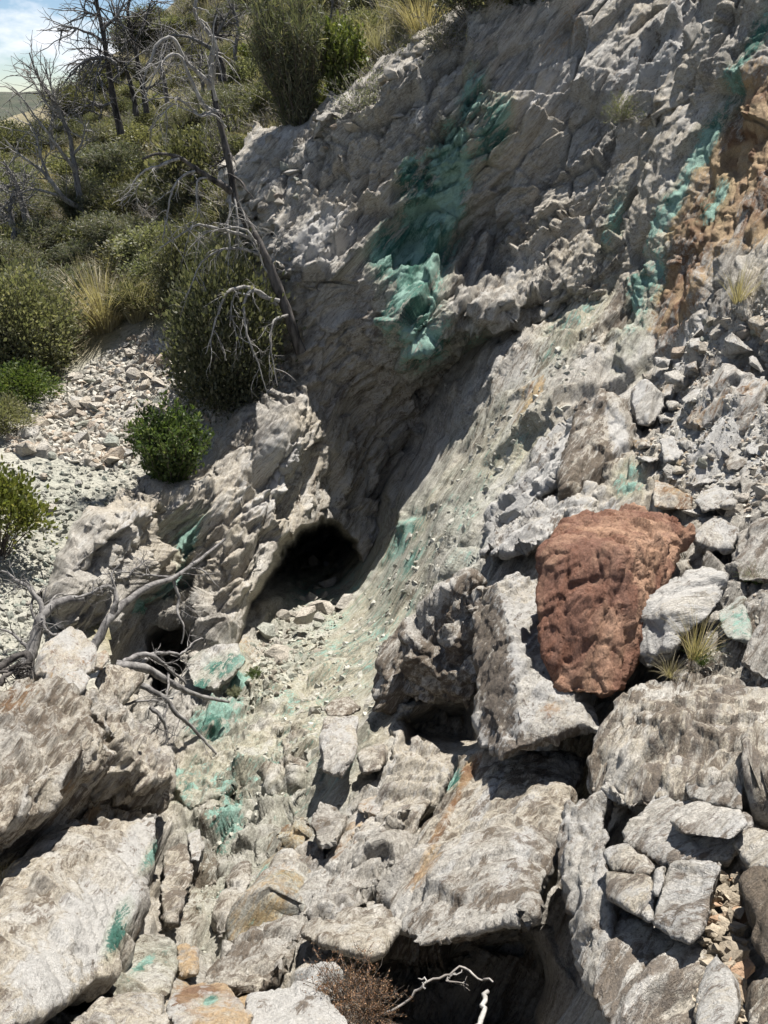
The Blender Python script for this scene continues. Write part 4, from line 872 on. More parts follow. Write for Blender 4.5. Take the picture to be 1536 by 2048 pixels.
PRO = {'oak': [shrub_dome() for _ in range(3)], 'dense': [shrub_dome(190, 125, 0.034, 0.95, True)], 'up': [shrub_upright() for _ in range(2)], 'mid': [shrub_upright(80, 130, 0.042, 0.5, 0.40, 0.12)],
       'broom': [shrub_upright(110, 110, 0.06, 0.12, 0.38, 0.2) for _ in range(2)], 'twig': [shrub_twig() for _ in range(2)], 'twigleaf': [shrub_twig(60, 0.03)], 'tuft': [tuft() for _ in range(3)]}
_mcache = {}
def with_mat(me, key):
    """the prototype mesh with this material (a copy of the mesh data per material, shared by all plants that use it)"""
    k = (me.name, key)
    if k not in _mcache:
        m = me.copy() if me.materials else me
        m.materials.clear(); m.materials.append(M[key]); _mcache[k] = m
        if m is not me: m.name = me.name
    return _mcache[k]
def plant(kind, mat, P, h, w, label, group=None, name='shrub', cat='shrub', tilt=0.0, var=None):
    pr = PRO[kind]; f, s = pr[(int(rng.integers(len(pr))) if var is None else var) % len(pr)]
    if s is None:
        o = obj(name, with_mat(f, mat), None)
    else:
        o = empty(name, P)
        if f is not None: obj('foliage', with_mat(f, mat), None, o)
        obj('stems', with_mat(s, 'twig' if kind in ('twig', 'twigleaf') else 'stem'), None, o)
    o.location = P; o.scale = (w, w, h); o.rotation_euler = (rng.normal() * 0.08, tilt + rng.normal() * 0.08, rng.random() * 6.28)
    return tag(o, label, cat, group)
def ground(px, py):
    p, _ = hitA(px, py)
    return p
def plant_px(kind, mat, bx, by, hpx, wpx, label, **kw):
    p = ground(bx, by)
    if p is None: return None
    sc = np.linalg.norm(p - CAM) / FPX
    return plant(kind, mat, p - np.array((0, 0, 0.05)), hpx * sc, wpx * sc, label, **kw)
# shrubs one can single out
plant_px('dense', 'oak', 440, 795, 300, 185, 'big dark green bush behind the leaning dead tree')
plant_px('dense', 'oak', 375, 610, 150, 110, 'dark bush up the slope from the big dark bush', var=0)
plant_px('broom', 'needle', 600, 288, 265, 165, 'tall feathery dark green bush at the cliff top')
plant_px('up', 'lime', 690, 225, 165, 120, 'yellow-green bush right beside the tall feathery bush')
plant_px('mid', 'fresh', 345, 992, 215, 165, 'bright green upright bush alone at the lower end of the scree')
plant_px('oak', 'lime', -8, 1110, 190, 150, 'yellow-green bush cut off by the left edge beside green gravel')
plant_px('dense', 'grey', 55, 735, 190, 165, 'broad grey-green bush at the left edge above the scree')
plant_px('oak', 'fresh', 45, 805, 85, 115, 'low fresh green bush under the broad grey-green bush')
plant_px('oak', 'grey', 15, 865, 80, 85, 'dull olive bush at the foot of the scree, left edge')
plant_px('twigleaf', 'grey', 480, 335, 160, 140, 'grey twiggy shrub between dead tree and feathery bush')
plant_px('oak', 'oak', 390, 420, 150, 140, 'olive bush just left of the dead tree trunk')
plant_px('tuft', 'straw', 210, 660, 190, 190, 'big straw-coloured grass clump above the scree', name='grass_clump', cat='grass')
plant_px('tuft', 'straw', 275, 640, 130, 130, 'smaller straw grass clump right of the big one', name='grass_clump', cat='grass')
plant_px('tuft', 'straw', 845, 90, 120, 140, 'tan grass clump on the cliff edge at top', name='grass_clump', cat='grass')
plant_px('twigleaf', 'grey', 770, 230, 130, 110, 'thin grey shrub on the cliff rim below the tan grass')
plant_px('twigleaf', 'oak', 800, 160, 110, 120, 'sparse olive shrub on the rim beside the tan grass')
for kind, mat, x, y, h, w, lab in (('dense', 'oak', 1010, 12, 0.95, 1.25, 'dark shrub at the top edge over the pale cliff'), ('oak', 'oak', 945, 40, 0.8, 1.1, 'dark shrub at the top edge right of the tan grass'),
                                   ('twigleaf', 'oak', 890, 92, 0.8, 0.9, 'sparse shrub on the cliff rim just below the tan grass'), ('oak', 'grey', 1085, -5, 0.8, 1.2, 'grey-green shrub at the top edge, rightmost on the cliff rim'), ('twigleaf', 'grey', 730, 215, 0.9, 1.0, 'thin twiggy shrub on the rim below the yellow-green bush')):
    p, n_ = on(SB, x, y); plant(kind, mat, p - np.array((0, 0, 0.06)), h, w, lab)
# the hillside scrub
HILL = [(-60, 420), (-20, 330), (60, 315), (130, 265), (190, 195), (260, 120), (330, 45), (430, -60), (700, -90), (960, -60), (930, 10), (800, 80), (700, 170), (620, 270), (500, 320), (470, 420), (500, 520), (420, 620), (330, 640), (200, 640), (60, 700), (-60, 760)]
spots = np.zeros((0, 3))
cand = rng.uniform((-60, -90), (960, 760), (4200, 2)); cand = cand[poly_sd(cand[:, 0], cand[:, 1], HILL) < 0]
for x, y in cand:
    if len(spots) >= 330: break
    p = ground(x, y)
    if p is None: continue
    d = np.linalg.norm(p - CAM)
    if len(spots) and np.hypot(spots[:, 0] - p[0], spots[:, 1] - p[1]).min() < 0.45 + 0.011 * d: continue
    spots = np.vstack((spots, p))
G1 = 'scrub covering the hillside'
KINDS = [('oak', 'oak', 'olive scrub bush'), ('oak', 'grey', 'grey-green scrub bush'), ('broom', 'needle', 'feathery scrub bush'),
         ('twigleaf', 'grey', 'grey twiggy bush'), ('tuft', 'straw', 'straw grass clump'), ('up', 'lime', 'yellowish leafy bush'), ('twig', 'grey', 'leafless grey bush')]
def where(p):
    x, y = unpix(p); d = np.linalg.norm(p - CAM)
    if d > 40: return 'far up near the skyline'
    if x > 500: return 'on the slope above the cliff top'
    if y > 470: return 'on the slope just above the scree'
    if x < 190: return 'around the grey dead tree on the left'
    return 'among the burnt trees up the slope'
for p in spots:
    k = rng.choice(7, p=(0.25, 0.19, 0.17, 0.17, 0.09, 0.04, 0.09)); kind, mat, lab = KINDS[k]
    h = rng.uniform(0.45, 1.05) * (1.25 if k == 2 else 0.9 if k == 4 else 1.0); w = h * rng.uniform(1.0, 1.8)
    lab = lab + ' ' + where(p)
    if k == 4: plant(kind, mat, p - np.array((0, 0, 0.04)), h, w, lab, lab, 'grass_clump', 'grass')
    else: plant(kind, mat, p - np.array((0, 0, 0.06)), h, w, lab, lab, 'shrub', 'shrub')
# skyline bushes
for x, y, s in ((14, 330, 1.5), (45, 318, 1.0), (150, 240, 1.4), (90, 292, 1.0), (205, 182, 1.2), (275, 105, 1.3), (305, 75, 1.2), (230, 158, 0.9)):
    p = ground(x, y)
    if p is not None: plant('dense', 'oak', p - np.array((0, 0, 0.1)), 1.15 * s, 1.5 * s, 'dark bush on the skyline of the ridge', 'bushes along the skyline')

def hill_grass(n=17000):
    q = rng.uniform((-60, -90), (960, 760), (n * 2, 2)); q = q[poly_sd(q[:, 0], q[:, 1], HILL) < 0][:n]
    G = fbm(np.column_stack((q / 45.0, q[:, :1] * 0)), 3, 9)
    B, D = [], []
    for (x, y), g in zip(q, G):
        if g < rng.uniform(-0.35, 0.25): continue
        p = ground(x, y)
        if p is not None: B.append(p)
    B = np.array(B); n = len(B); k = 3
    B = np.repeat(B, k, 0) + rng.normal(size=(n * k, 3)) * np.array((0.05, 0.05, 0.0)); n *= k
    dist = np.linalg.norm(B - CAM, axis=1)[:, None]
    L = rng.uniform(0.22, 0.65, (n, 1)); d = unit(np.column_stack((rng.normal(size=(n, 2)) * 0.55, np.ones(n)))); e = unit(d + np.column_stack((rng.normal(size=(n, 2)) * 0.5, np.full(n, -0.3))))
    W = unit(np.cross(d, rng.normal(size=(n, 3)))) * 0.00035 * dist.clip(10, 30)
    m = B + d * L * 0.6; t = m + e * L * 0.5
    V = np.stack((B - W, B + W, m + W * 0.8, m - W * 0.8, t), 1).reshape(-1, 3)
    i = np.arange(n)[:, None] * 5
    F = np.vstack((np.hstack((i, i + 1, i + 2)), np.hstack((i, i + 2, i + 3)), np.hstack((i + 3, i + 2, i + 4))))
    me = mesh_np('dry_grass', V, F, False)
    a = me.attributes.new('lv', 'FLOAT', 'POINT'); a.data.foreach_set('value', np.repeat(rng.random(n), 5).astype(np.float32))
    tag(obj('dry_grass', me, M['straw']), 'thin dry grass between the bushes of the hillside', 'grass', None, 'stuff')
hill_grass()
# ------------------------------------------------------------------ dead trees and branches
def limb_pts(txt, n=None):
    q = ctrl(txt); return spline(pix(q[:, 0], q[:, 1], q[:, 2]), n or 4 * len(q))
def sprout(geo, P, n, L, r, level=1, droop=0.3, start=0.25, spread=0.9):
    for k in range(n):
        i = int(rng.uniform(start, 0.98) * (len(P) - 2)); b = P[i]; t = unit(P[i + 1] - P[i])
        v = unit(t + spread * rng.normal(size=3)); l = L * rng.uniform(0.45, 1.15)
        Q = [b]
        for m in range(6):
            v = unit(v + rng.normal(size=3) * 0.22 + np.array((0, 0, -droop * 0.25))); Q.append(Q[-1] + v * l / 6)
        Q = np.array(Q); tube(geo, Q, r, r * 0.3, 4 if level else 3)
        if level: sprout(geo, Q, 4, l * 0.5, r * 0.5, level - 1, droop, 0.2, spread)
def dead_tree(label, trunk, r0, r1, limbs, twigs=14, tl=0.7, name='dead_tree', cat='dead tree', mats=('char', 'bleached'), droop=0.3, kids=3, kidlen=0.45, tw=0.004):
    T = limb_pts(trunk, 28); base = T[0]
    o = empty(name, base)
    g = Geo(); tube(g, T + np.cumsum(rng.normal(size=T.shape) * 0.004, 0), r0, r1, 8, 0.25)
    sprout(g, T[10:], twigs, tl, max(r1 * 0.5, tw), 1, droop)
    def put(nm, g, mat):
        g.V = [v - base for v in g.V]
        obj(nm, g.mesh(nm), M[mat], o)
    put('trunk', g, mats[0])
    for q in limbs:
        txt, a, b = q[:3]; nk = q[3] if len(q) > 3 else kids
        g = Geo(); P = limb_pts(txt); tube(g, P + np.cumsum(rng.normal(size=P.shape) * 0.006, 0), a * 1.0, b * 0.9, 6, 0.2)
        if nk: sprout(g, P, nk + 4, kidlen, max(b * 0.6, tw), 1, droop, 0.2, 0.75)
        put('branch', g, mats[1] if len(q) < 5 else q[4])
    return tag(o, label, cat)
dead_tree('charred dead tree with drooping bleached limbs leaning over the cliff',
    '602,705,11.3 585,650,11.2 562,590,11.2 540,535,11.2 515,480,11.25 490,440,11.3 470,395,11.35 462,340,11.4 450,290,11.45 436,235,11.5 424,180,11.6', 0.085, 0.035,
    [('424,180,11.6 420,130,11.6 424,90,11.6 408,60,11.6 392,40,11.6 388,15,11.6 402,-20,11.6', 0.045, 0.02),
     ('424,175,11.6 405,150,11.5 375,125,11.5 350,78,11.4 320,95,11.3 300,130,11.2 290,175,11.1', 0.038, 0.010, 6),
     ('436,225,11.5 400,205,11.4 360,118,11.3 330,118,11.2 305,150,11.1 285,200,11.0', 0.030, 0.008, 5),
     ('430,200,11.5 425,150,11.4 432,110,11.3 424,60,11.3 428,25,11.3', 0.022, 0.008, 3),
     ('462,385,11.3 445,370,11.2 415,352,11.1 385,335,11.0 355,315,10.9 320,308,10.8 285,318,10.7', 0.050, 0.012, 3, 'char'),
     ('358,318,10.9 330,330,10.8 300,342,10.7 275,372,10.65 255,400,10.6 240,416,10.6', 0.020, 0.006, 3),
     ('390,340,11.0 365,350,10.9 345,375,10.8 335,410,10.75 325,450,10.7 318,480,10.7', 0.020, 0.006, 3),
     ('415,355,11.1 398,362,11.0 392,390,10.95 393,415,10.9 388,435,10.9', 0.016, 0.005, 2),
     ('452,255,11.4 430,230,11.3 400,232,11.2 370,215,11.2 345,210,11.1 318,240,11.0 300,265,11.0', 0.018, 0.006, 4),
     ('438,240,11.5 420,225,11.4 395,225,11.3 360,195,11.2 330,185,11.1 300,192,11.0 275,185,11.0', 0.018, 0.006, 5),
     ('460,385,11.35 462,420,11.2 458,450,11.1 462,490,11.0 455,530,10.95', 0.022, 0.006, 3),
     ('466,390,11.35 475,430,11.2 472,470,11.1 480,510,11.05', 0.020, 0.006, 3),
     ('515,485,11.2 490,470,11.1 460,462,11.0 420,448,10.9 385,444,10.8 350,462,10.75 310,484,10.7', 0.030, 0.007, 4),
     ('530,515,11.2 500,500,11.1 470,495,11.0 440,500,10.9 410,520,10.85 390,560,10.8 370,600,10.75', 0.024, 0.006, 4),
     ('520,498,11.2 488,460,11.0 450,455,10.9 412,462,10.85 395,480,10.8 385,520,10.8', 0.022, 0.006, 3),
     ('560,600,11.1 530,590,11.0 510,575,10.9 480,572,10.8 455,585,10.7 440,620,10.65 428,660,10.6 415,700,10.6', 0.034, 0.007, 5),
     ('555,610,11.1 520,585,10.95 500,590,10.85 490,620,10.8 492,660,10.75 502,700,10.7 520,745,10.7 535,790,10.7', 0.030, 0.006, 5),
     ('500,590,10.85 470,590,10.8 462,620,10.75 470,660,10.7 480,700,10.7', 0.018, 0.006, 4),
     ('575,630,11.1 550,640,10.95 540,680,10.85 545,730,10.8 555,770,10.75', 0.022, 0.005, 5),
     ('540,540,11.2 552,500,11.2 562,470,11.2 575,450,11.25', 0.018, 0.006, 2),
     ('548,555,11.2 530,540,11.15 520,510,11.1 500,470,11.1 478,400,11.1', 0.016, 0.005, 3)], 6, 0.45, droop=0.55, kids=4, kidlen=0.5, tw=0.007)
dead_tree('tall burnt tree with two bent trunks against the skyline',
    '243,268,21.5 236,235,21.5 228,200,21.5 222,160,21.5 215,110,21.4 208,65,21.4 200,30,21.4 192,-10,21.4 186,-50,21.4', 0.095, 0.035,
    [('232,130,21.4 215,118,21.3 190,118,21.2 172,122,21.1 150,140,21 130,165,21', 0.05, 0.012, 9), ('212,90,21.4 190,70,21.3 165,62,21.2 140,55,21.2 115,62,21.1', 0.045, 0.010, 9), ('205,60,21.4 225,40,21.4 240,15,21.4 250,-15,21.4', 0.04, 0.012, 7),
     ('200,35,21.4 175,25,21.3 160,10,21.3', 0.03, 0.01, 6), ('222,165,21.5 245,140,21.4 262,110,21.4', 0.035, 0.01, 6), ('228,205,21.5 200,215,21.3 175,212,21.2 160,235,21.2', 0.035, 0.01, 7), ('216,120,21.4 195,150,21.2 185,190,21.1', 0.03, 0.008, 6)], 16, 1.4, mats=('char', 'darkwood'), kidlen=1.1, droop=0.25, tw=0.016)
dead_tree('slim burnt tree just right of the tall burnt tree',
    '272,232,22.5 266,195,22.5 258,160,22.5 245,128,22.4 225,118,22.4', 0.075, 0.04, [('250,130,22.4 230,120,22.3 205,118,22.3 180,125,22.2 165,150,22.2', 0.05, 0.012, 8)], 8, 1.0, mats=('char', 'darkwood'), kidlen=0.9, tw=0.015)
dead_tree('burnt tree with many crooked limbs on the upper slope',
    '292,226,23 286,180,23 278,140,23 268,95,23 258,60,22.9 255,20,22.9 265,-20,22.9', 0.085, 0.03,
    [('280,150,23 300,120,22.9 325,80,22.8 345,70,22.8', 0.045, 0.012, 7), ('268,95,23 285,60,22.9 300,20,22.9 310,-20,22.9', 0.045, 0.012, 7), ('258,60,22.9 235,45,22.8 222,10,22.8', 0.04, 0.012, 6), ('262,80,23 240,85,22.8 225,75,22.8', 0.03, 0.01, 5), ('285,180,23 310,170,22.8 330,150,22.8', 0.035, 0.01, 6)], 14, 1.3, mats=('char', 'darkwood'), kidlen=1.0, droop=0.2, tw=0.016)
dead_tree('dark snag on the slope beyond the leaning dead tree',
    '446,162,22 440,130,22 430,100,22 425,70,22 430,35,22', 0.12, 0.05, [('432,105,22 410,90,21.9 380,75,21.8 350,70,21.8 330,85,21.7', 0.06, 0.015, 6), ('428,75,22 445,50,22 460,20,22', 0.05, 0.015, 5)], 8, 0.9, mats=('char', 'darkwood'), kidlen=0.8, tw=0.015)
dead_tree('grey many-stemmed dead tree on the left slope',
    '172,440,20.5 163,415,20.4 158,385,20.4 152,345,20.4 145,310,20.4 140,270,20.4 120,225,20.4 95,180,20.4 75,145,20.4 58,100,20.4', 0.085, 0.015,
    [('160,415,20.4 130,400,20.2 105,370,20.1 80,340,20.1 60,325,20 30,300,20 5,275,20', 0.075, 0.015, 8), ('152,345,20.4 125,310,20.2 100,275,20.1 75,240,20.1 50,205,20 20,170,20', 0.05, 0.012, 8), ('100,365,20.1 80,310,20 70,270,20 50,235,20 30,215,20', 0.04, 0.01, 7),
     ('145,310,20.4 165,285,20.3 172,240,20.3', 0.03, 0.01, 6), ('120,225,20.4 100,215,20.3 70,170,20.3 55,140,20.3', 0.03, 0.01, 7), ('135,255,20.4 110,200,20.3 95,150,20.3 90,110,20.3', 0.03, 0.01, 6), ('115,390,20.1 70,380,20 40,390,20 10,410,20', 0.04, 0.01, 6)], 14, 1.0, mats=('darkwood', 'bleached'), kidlen=0.9, droop=0.05, tw=0.014)
dead_tree('crooked dead stump of a tree at the far left edge',
    '55,475,21 62,455,21 50,430,21 42,400,21 32,370,21 20,345,21 5,320,21', 0.12, 0.03, [('58,462,21 35,462,20.9 20,440,20.9 5,430,20.9 -15,425,20.9', 0.09, 0.03, 5), ('40,395,21 50,360,20.9 45,330,20.9', 0.03, 0.01, 6), ('30,370,21 10,375,20.9 -10,360,20.9', 0.03, 0.01, 6)], 10, 0.8, mats=('darkwood', 'bleached'), kidlen=0.7, droop=0.1, tw=0.014)
for q in (('620,165,17.5 628,120,17.5 648,75,17.4 660,30,17.4 665,-10,17.4', 'bare grey sapling standing over the feathery bush'), ('545,130,22 535,80,22 520,30,22 540,-10,22', 'thin bare tree at the top edge left of the feathery bush'), ('760,60,19 745,20,19 740,-30,19', 'bare twiggy tree at the top edge left of the tan grass')):
    dead_tree(q[1], q[0], 0.035, 0.012, [], 12, 0.9, mats=('darkwood', 'bleached'), droop=0.0)
for q in (('335,205,24 330,170,24 322,130,24 330,95,24 318,60,24', 'dead tree with a forked crown on the upper slope'), ('400,215,23.5 404,175,23.5 398,140,23.5 405,100,23.4', 'short dead tree behind the top of the leaning dead tree'), ('20,505,20 30,460,20 18,420,20 28,380,20', 'dead shrub skeleton at the left edge'), ('480,150,24 470,110,24 476,60,24 462,10,24', 'dead tree between the dark snag and the feathery bush'), ('105,300,30 100,260,30 108,220,30 98,180,30', 'bare tree on the skyline of the left ridge')):
    dead_tree(q[1], q[0], 0.07, 0.03, [], 22, 1.0, mats=('darkwood', 'bleached'), droop=0.12, tw=0.015)
# fallen branches over the left of the cut
dead_tree('fallen grey dead branch arching across the shaded bank', '185,1296,7.5 200,1270,7.5 215,1240,7.5 250,1200,7.6 300,1166,7.7 345,1152,7.8 410,1106,8.0 445,1080,8.1', 0.050, 0.012,
    [('345,1157,7.8 358,1190,7.8 364,1225,7.75 378,1262,7.7 372,1292,7.7', 0.020, 0.007, 3), ('225,1230,7.5 232,1200,7.5 222,1180,7.5 195,1180,7.4 165,1195,7.4 140,1200,7.35', 0.030, 0.012, 3), ('228,1215,7.5 230,1185,7.5 222,1150,7.5 235,1135,7.5', 0.016, 0.006, 3), ('255,1155,7.6 270,1140,7.6 295,1115,7.7', 0.012, 0.005, 3), ('345,1155,7.8 300,1150,7.7 240,1140,7.6 205,1145,7.6', 0.012, 0.005, 3), ('370,1138,7.85 410,1140,7.9 440,1170,7.9', 0.012, 0.005, 2)],
    3, 0.3, 'dead_branch', 'branch', ('darkwood', 'darkwood'), 0.2, 3, 0.28)
dead_tree('forked grey dead branch reaching right over the dark recess', '232,1330,6.5 262,1331,6.5 300,1340,6.6 340,1362,6.7 380,1382,6.8 425,1394,6.9 462,1404,7.0', 0.042, 0.012,
    [('245,1325,6.5 280,1312,6.6 312,1318,6.6 345,1342,6.7 372,1368,6.8', 0.026, 0.010, 2), ('280,1332,6.6 305,1312,6.7 345,1308,6.8 358,1312,6.8 376,1293,6.9 400,1282,7.0', 0.020, 0.007, 2), ('278,1372,6.4 305,1385,6.4 332,1400,6.45 352,1430,6.5 385,1462,6.6 420,1495,6.7 452,1520,6.8', 0.026, 0.007, 3), ('300,1415,6.35 322,1432,6.35 333,1465,6.4 334,1500,6.4', 0.020, 0.007, 3),
     ('333,1345,6.7 332,1390,6.5 334,1420,6.45 318,1450,6.4 300,1470,6.4', 0.012, 0.005, 3), ('240,1410,6.3 275,1403,6.35 312,1404,6.4', 0.012, 0.005, 4)], 3, 0.25, 'dead_branch', 'branch', ('darkwood', 'darkwood'), 0.25, 3, 0.22)
dead_tree('dark upright dead stem rising from tangled roots at left', '45,1350,7.4 62,1310,7.4 75,1270,7.4 82,1240,7.4 105,1210,7.45 140,1197,7.5 170,1196,7.5', 0.065, 0.03,
    [('85,1240,7.4 78,1205,7.45 55,1180,7.5 25,1160,7.6 0,1140,7.7', 0.03, 0.010, 4), ('60,1310,7.4 40,1280,7.45 20,1262,7.5 -10,1255,7.5', 0.02, 0.008, 3), ('95,1215,7.45 88,1225,7.4 95,1262,7.35 118,1268,7.3', 0.022, 0.01, 2), ('75,1265,7.4 60,1215,7.45 70,1190,7.5 50,1165,7.5', 0.016, 0.006, 4)], 4, 0.3, 'dead_branch', 'branch', ('darkwood', 'darkwood'), 0.1, 3, 0.3)
dead_tree('tangle of curled charred roots at the left edge', '-20,1352,6.9 10,1330,6.9 35,1318,6.9 58,1314,6.9 66,1328,6.85 50,1345,6.85 20,1352,6.85', 0.032, 0.02,
    [('0,1370,6.8 12,1345,6.8 30,1335,6.8 55,1335,6.8', 0.024, 0.012, 3), ('5,1340,6.9 40,1330,6.85 62,1340,6.8 40,1358,6.8', 0.02, 0.01, 3), ('-10,1345,6.85 20,1348,6.8 48,1352,6.8', 0.016, 0.008, 4)], 4, 0.25, 'dead_root', 'roots', ('char', 'char'), 0.2, 4, 0.2)
dead_tree('pale bent twig lying in the black hollow at bottom', '745,2040,3.15 790,2015,3.1 850,1975,3.05 890,1962,3.05 918,1948,3.05 935,1968,3.0 952,1980,3.0 974,1984,2.95', 0.0045, 0.003,
    [('974,1984,2.95 962,2010,2.85 945,2048,2.75 940,2080,2.7', 0.008, 0.009, 0), ('850,1975,3.05 852,1955,3.05 845,1945,3.05', 0.004, 0.002, 0), ('885,1963,3.05 905,1948,3.05 920,1938,3.05', 0.004, 0.002, 0)], 1, 0.08, 'dead_twig', 'twig', ('twig', 'bleached'), 0.1, 0, 0.1)

# ------------------------------------------------------------------ near grasses and weeds
PRO['fine'] = [tuft(90, 1.0, 0.5, 0.006, 0.55)]
PRO['weed'] = [shrub_twig(70, 0.03)]
def near(kind, mat, bx, by, d, h, w, label, name='grass_clump', cat='grass'):
    p = pix(bx, by, d); return plant(kind, mat, p, h, w, label, None, name, cat)
near('fine', 'straw', 1388, 1318, 3.98, 0.30, 0.34, 'dry grass tuft growing in front of the pale grey boulder')
near('fine', 'fresh', 1402, 1330, 3.95, 0.14, 0.20, 'small green grass sprig at the foot of the dry tuft')
near('fine', 'straw', 1340, 1352, 3.9, 0.12, 0.22, 'flattened dry grass on top of the speckled outcrop')
near('fine', 'fresh', 1512, 1165, 4.4, 0.12, 0.22, 'green grass sprig by the grey speckled boulder at the right edge')
near('weed', 'rusty', 690, 2000, 3.2, 0.26, 0.24, 'red-brown dried weed by the white quartz boulder', 'dried_weed', 'weed')
near('weed', 'rusty', 735, 2030, 3.1, 0.22, 0.2, 'second dried weed right of the first beside the black hollow', 'dried_weed', 'weed')
near('fine', 'straw', 2, 1770, 4.0, 0.18, 0.16, 'wisp of dry grass at the left edge between boulder and slab')
near('mid', 'fresh', 510, 1362, 8.05, 0.16, 0.2, 'tiny green plant on the floor of the cut', 'small_plant', 'plant')
near('mid', 'grey', 470, 1395, 7.5, 0.12, 0.16, 'tiny grey-green plant beside the green-streaked block', 'small_plant', 'plant')
p, n_ = on(SB, 1250, 262); plant('twigleaf', 'lime', p, 0.45, 0.5, 'small sprig growing on the pale cliff face', None, 'small_plant', 'plant')
p, n_ = on(SB, 1235, 225); plant('fine', 'straw', p, 0.35, 0.4, 'small dry grass on the pale cliff face', None, 'grass_clump', 'grass')
p, n_ = on(SCC, 1480, 610); plant('fine', 'straw', p, 0.4, 0.5, 'small dry grass below the orange-stained rock', None, 'grass_clump', 'grass')

# ------------------------------------------------------------------ loose stones
def stone_proto(n=15, flat=0.6, seed=0):
    r = np.random.default_rng(seed)
    P = r.normal(size=(n, 3)); P /= np.linalg.norm(P, axis=1, keepdims=True); P *= (0.75 + 0.5 * r.random((n, 1))) * 0.5 * np.array((1.0, 0.72, flat))
    me = hull_mesh(P); me.name = 'stone'
    return me
STONES = [stone_proto(13 + k % 4, 0.38 + 0.09 * (k % 4), k) for k in range(12)]
def stones_np(me):
    V = np.array([v.co[:] for v in me.vertices]); me.calc_loop_triangles()
    return V, np.array([t.vertices[:] for t in me.loop_triangles])
SNP = [stones_np(m) for m in STONES]
for m in STONES: m.materials.append(M['stone'])
def rot_rand(n, r):
    q = r.normal(size=(n, 4)); q /= np.linalg.norm(q, axis=1, keepdims=True)
    w, x, y, z = q.T
    return np.stack((1 - 2 * (y * y + z * z), 2 * (x * y - z * w), 2 * (x * z + y * w), 2 * (x * y + z * w), 1 - 2 * (x * x + z * z), 2 * (y * z - x * w), 2 * (x * z - y * w), 2 * (y * z + x * w), 1 - 2 * (x * x + y * y)), 1).reshape(n, 3, 3)
def stone(P, size, label, group, name='stone'):
    o = obj(name, STONES[int(rng.integers(12))], None)
    o.location = P; o.scale = (size, size, size)
    o.rotation_euler = (rng.normal() * 0.35, rng.normal() * 0.35, rng.random() * 6.28)
    return tag(o, label, 'stone', group)
def scatter(poly, n, get, smin, smax, label, group, power=2.5, name='stone'):
    poly = np.array(poly, float); lo, hi = poly.min(0), poly.max(0); out = []
    q = rng.uniform(lo, hi, (n * 5, 2)); q = q[poly_sd(q[:, 0], q[:, 1], poly) < 0][:n]
    for x, y in q:
        p = get(x, y)
        if p is None: continue
        s = smin + (smax - smin) * rng.random() ** power
        if label is None: out.append((p, s))
        else: stone(p + np.array((0, 0, s * 0.12)), s, label, group, name)
    return out
SCREE = [(20, 880), (150, 752), (270, 672), (345, 690), (430, 790), (440, 840), (280, 850), (268, 920), (230, 945), (100, 915), (10, 900)]
onC = lambda x, y: on(SCC, x, y)[0]
onB = lambda x, y: on(SB, x, y)[0]
scatter(SCREE, 190, ground, 0.12, 0.42, 'pale angular stone, one of many on the scree slope', 'stones of the scree', 2.2)
scatter([(10, 920), (260, 940), (330, 990), (230, 1020), (150, 1120), (100, 1240), (40, 1240), (0, 1100)], 20, ground, 0.08, 0.24, 'stray pale stone on the green-tinted gravel below the scree', 'stray stones on the green gravel', 3)
stone(ground(234, 918) + np.array((0, 0, 0.06)), 0.42, 'largest white stone at the lower end of the scree, left of the upright bush', None)
scatter([(485, 330), (600, 300), (640, 330), (600, 400), (560, 470), (500, 420)], 22, onB, 0.12, 0.38, 'broken stone on the cliff top beside the dead tree', 'stones on the cliff top', 2)
scatter([(640, 300), (700, 210), (850, 110), (880, 180), (780, 260), (680, 340)], 22, onB, 0.12, 0.38, 'broken stone along the rim under the feathery bush', 'stones along the cliff rim', 2)
scatter([(1290, 760), (1400, 660), (1530, 600), (1536, 700), (1430, 720), (1350, 800)], 26, onC, 0.1, 0.32, 'pale stone in the upper rubble on the right slope', 'stones of the right rubble', 2.2)
scatter([(1270, 850), (1400, 860), (1536, 890), (1536, 1040), (1390, 1030), (1290, 960)], 28, onC, 0.08, 0.26, 'pale stone filling gaps in the rubble behind the red boulder', 'stones between the rubble blocks', 2)
scatter([(500, 1290), (520, 1230), (600, 1200), (690, 1200), (640, 1260), (560, 1330)], 22, onC, 0.12, 0.42, 'stone lying on the floor of the cut before the portal', 'stones at the portal', 2)
stone(pix(606, 1232, 9.35), 0.36, 'flat pale stone in the sunlight at the portal mouth', None)
scatter([(580, 1110), (690, 1130), (690, 1200), (560, 1200)], 8, onC, 0.15, 0.4, 'shaded stone inside the mouth of the portal', 'stones inside the portal', 2)
scatter([(1430, 1200), (1536, 1170), (1536, 1380), (1440, 1340)], 12, onC, 0.05, 0.14, 'small stone beside the dry grass tuft', 'small stones by the grass tuft', 2)
for k, (x, y, d, s) in enumerate(((1038, 1518, 4.22, 0.055), (1058, 1530, 4.15, 0.075), (1082, 1519, 4.2, 0.075), (1098, 1512, 4.22, 0.05), (1018, 1512, 4.28, 0.04), (1066, 1512, 4.22, 0.04), (1112, 1508, 4.2, 0.035), (1045, 1540, 4.1, 0.03))):
    stone(pix(x, y, d), s, 'little white stone on the layered slab below the white-topped block', 'little stones on the layered slab')
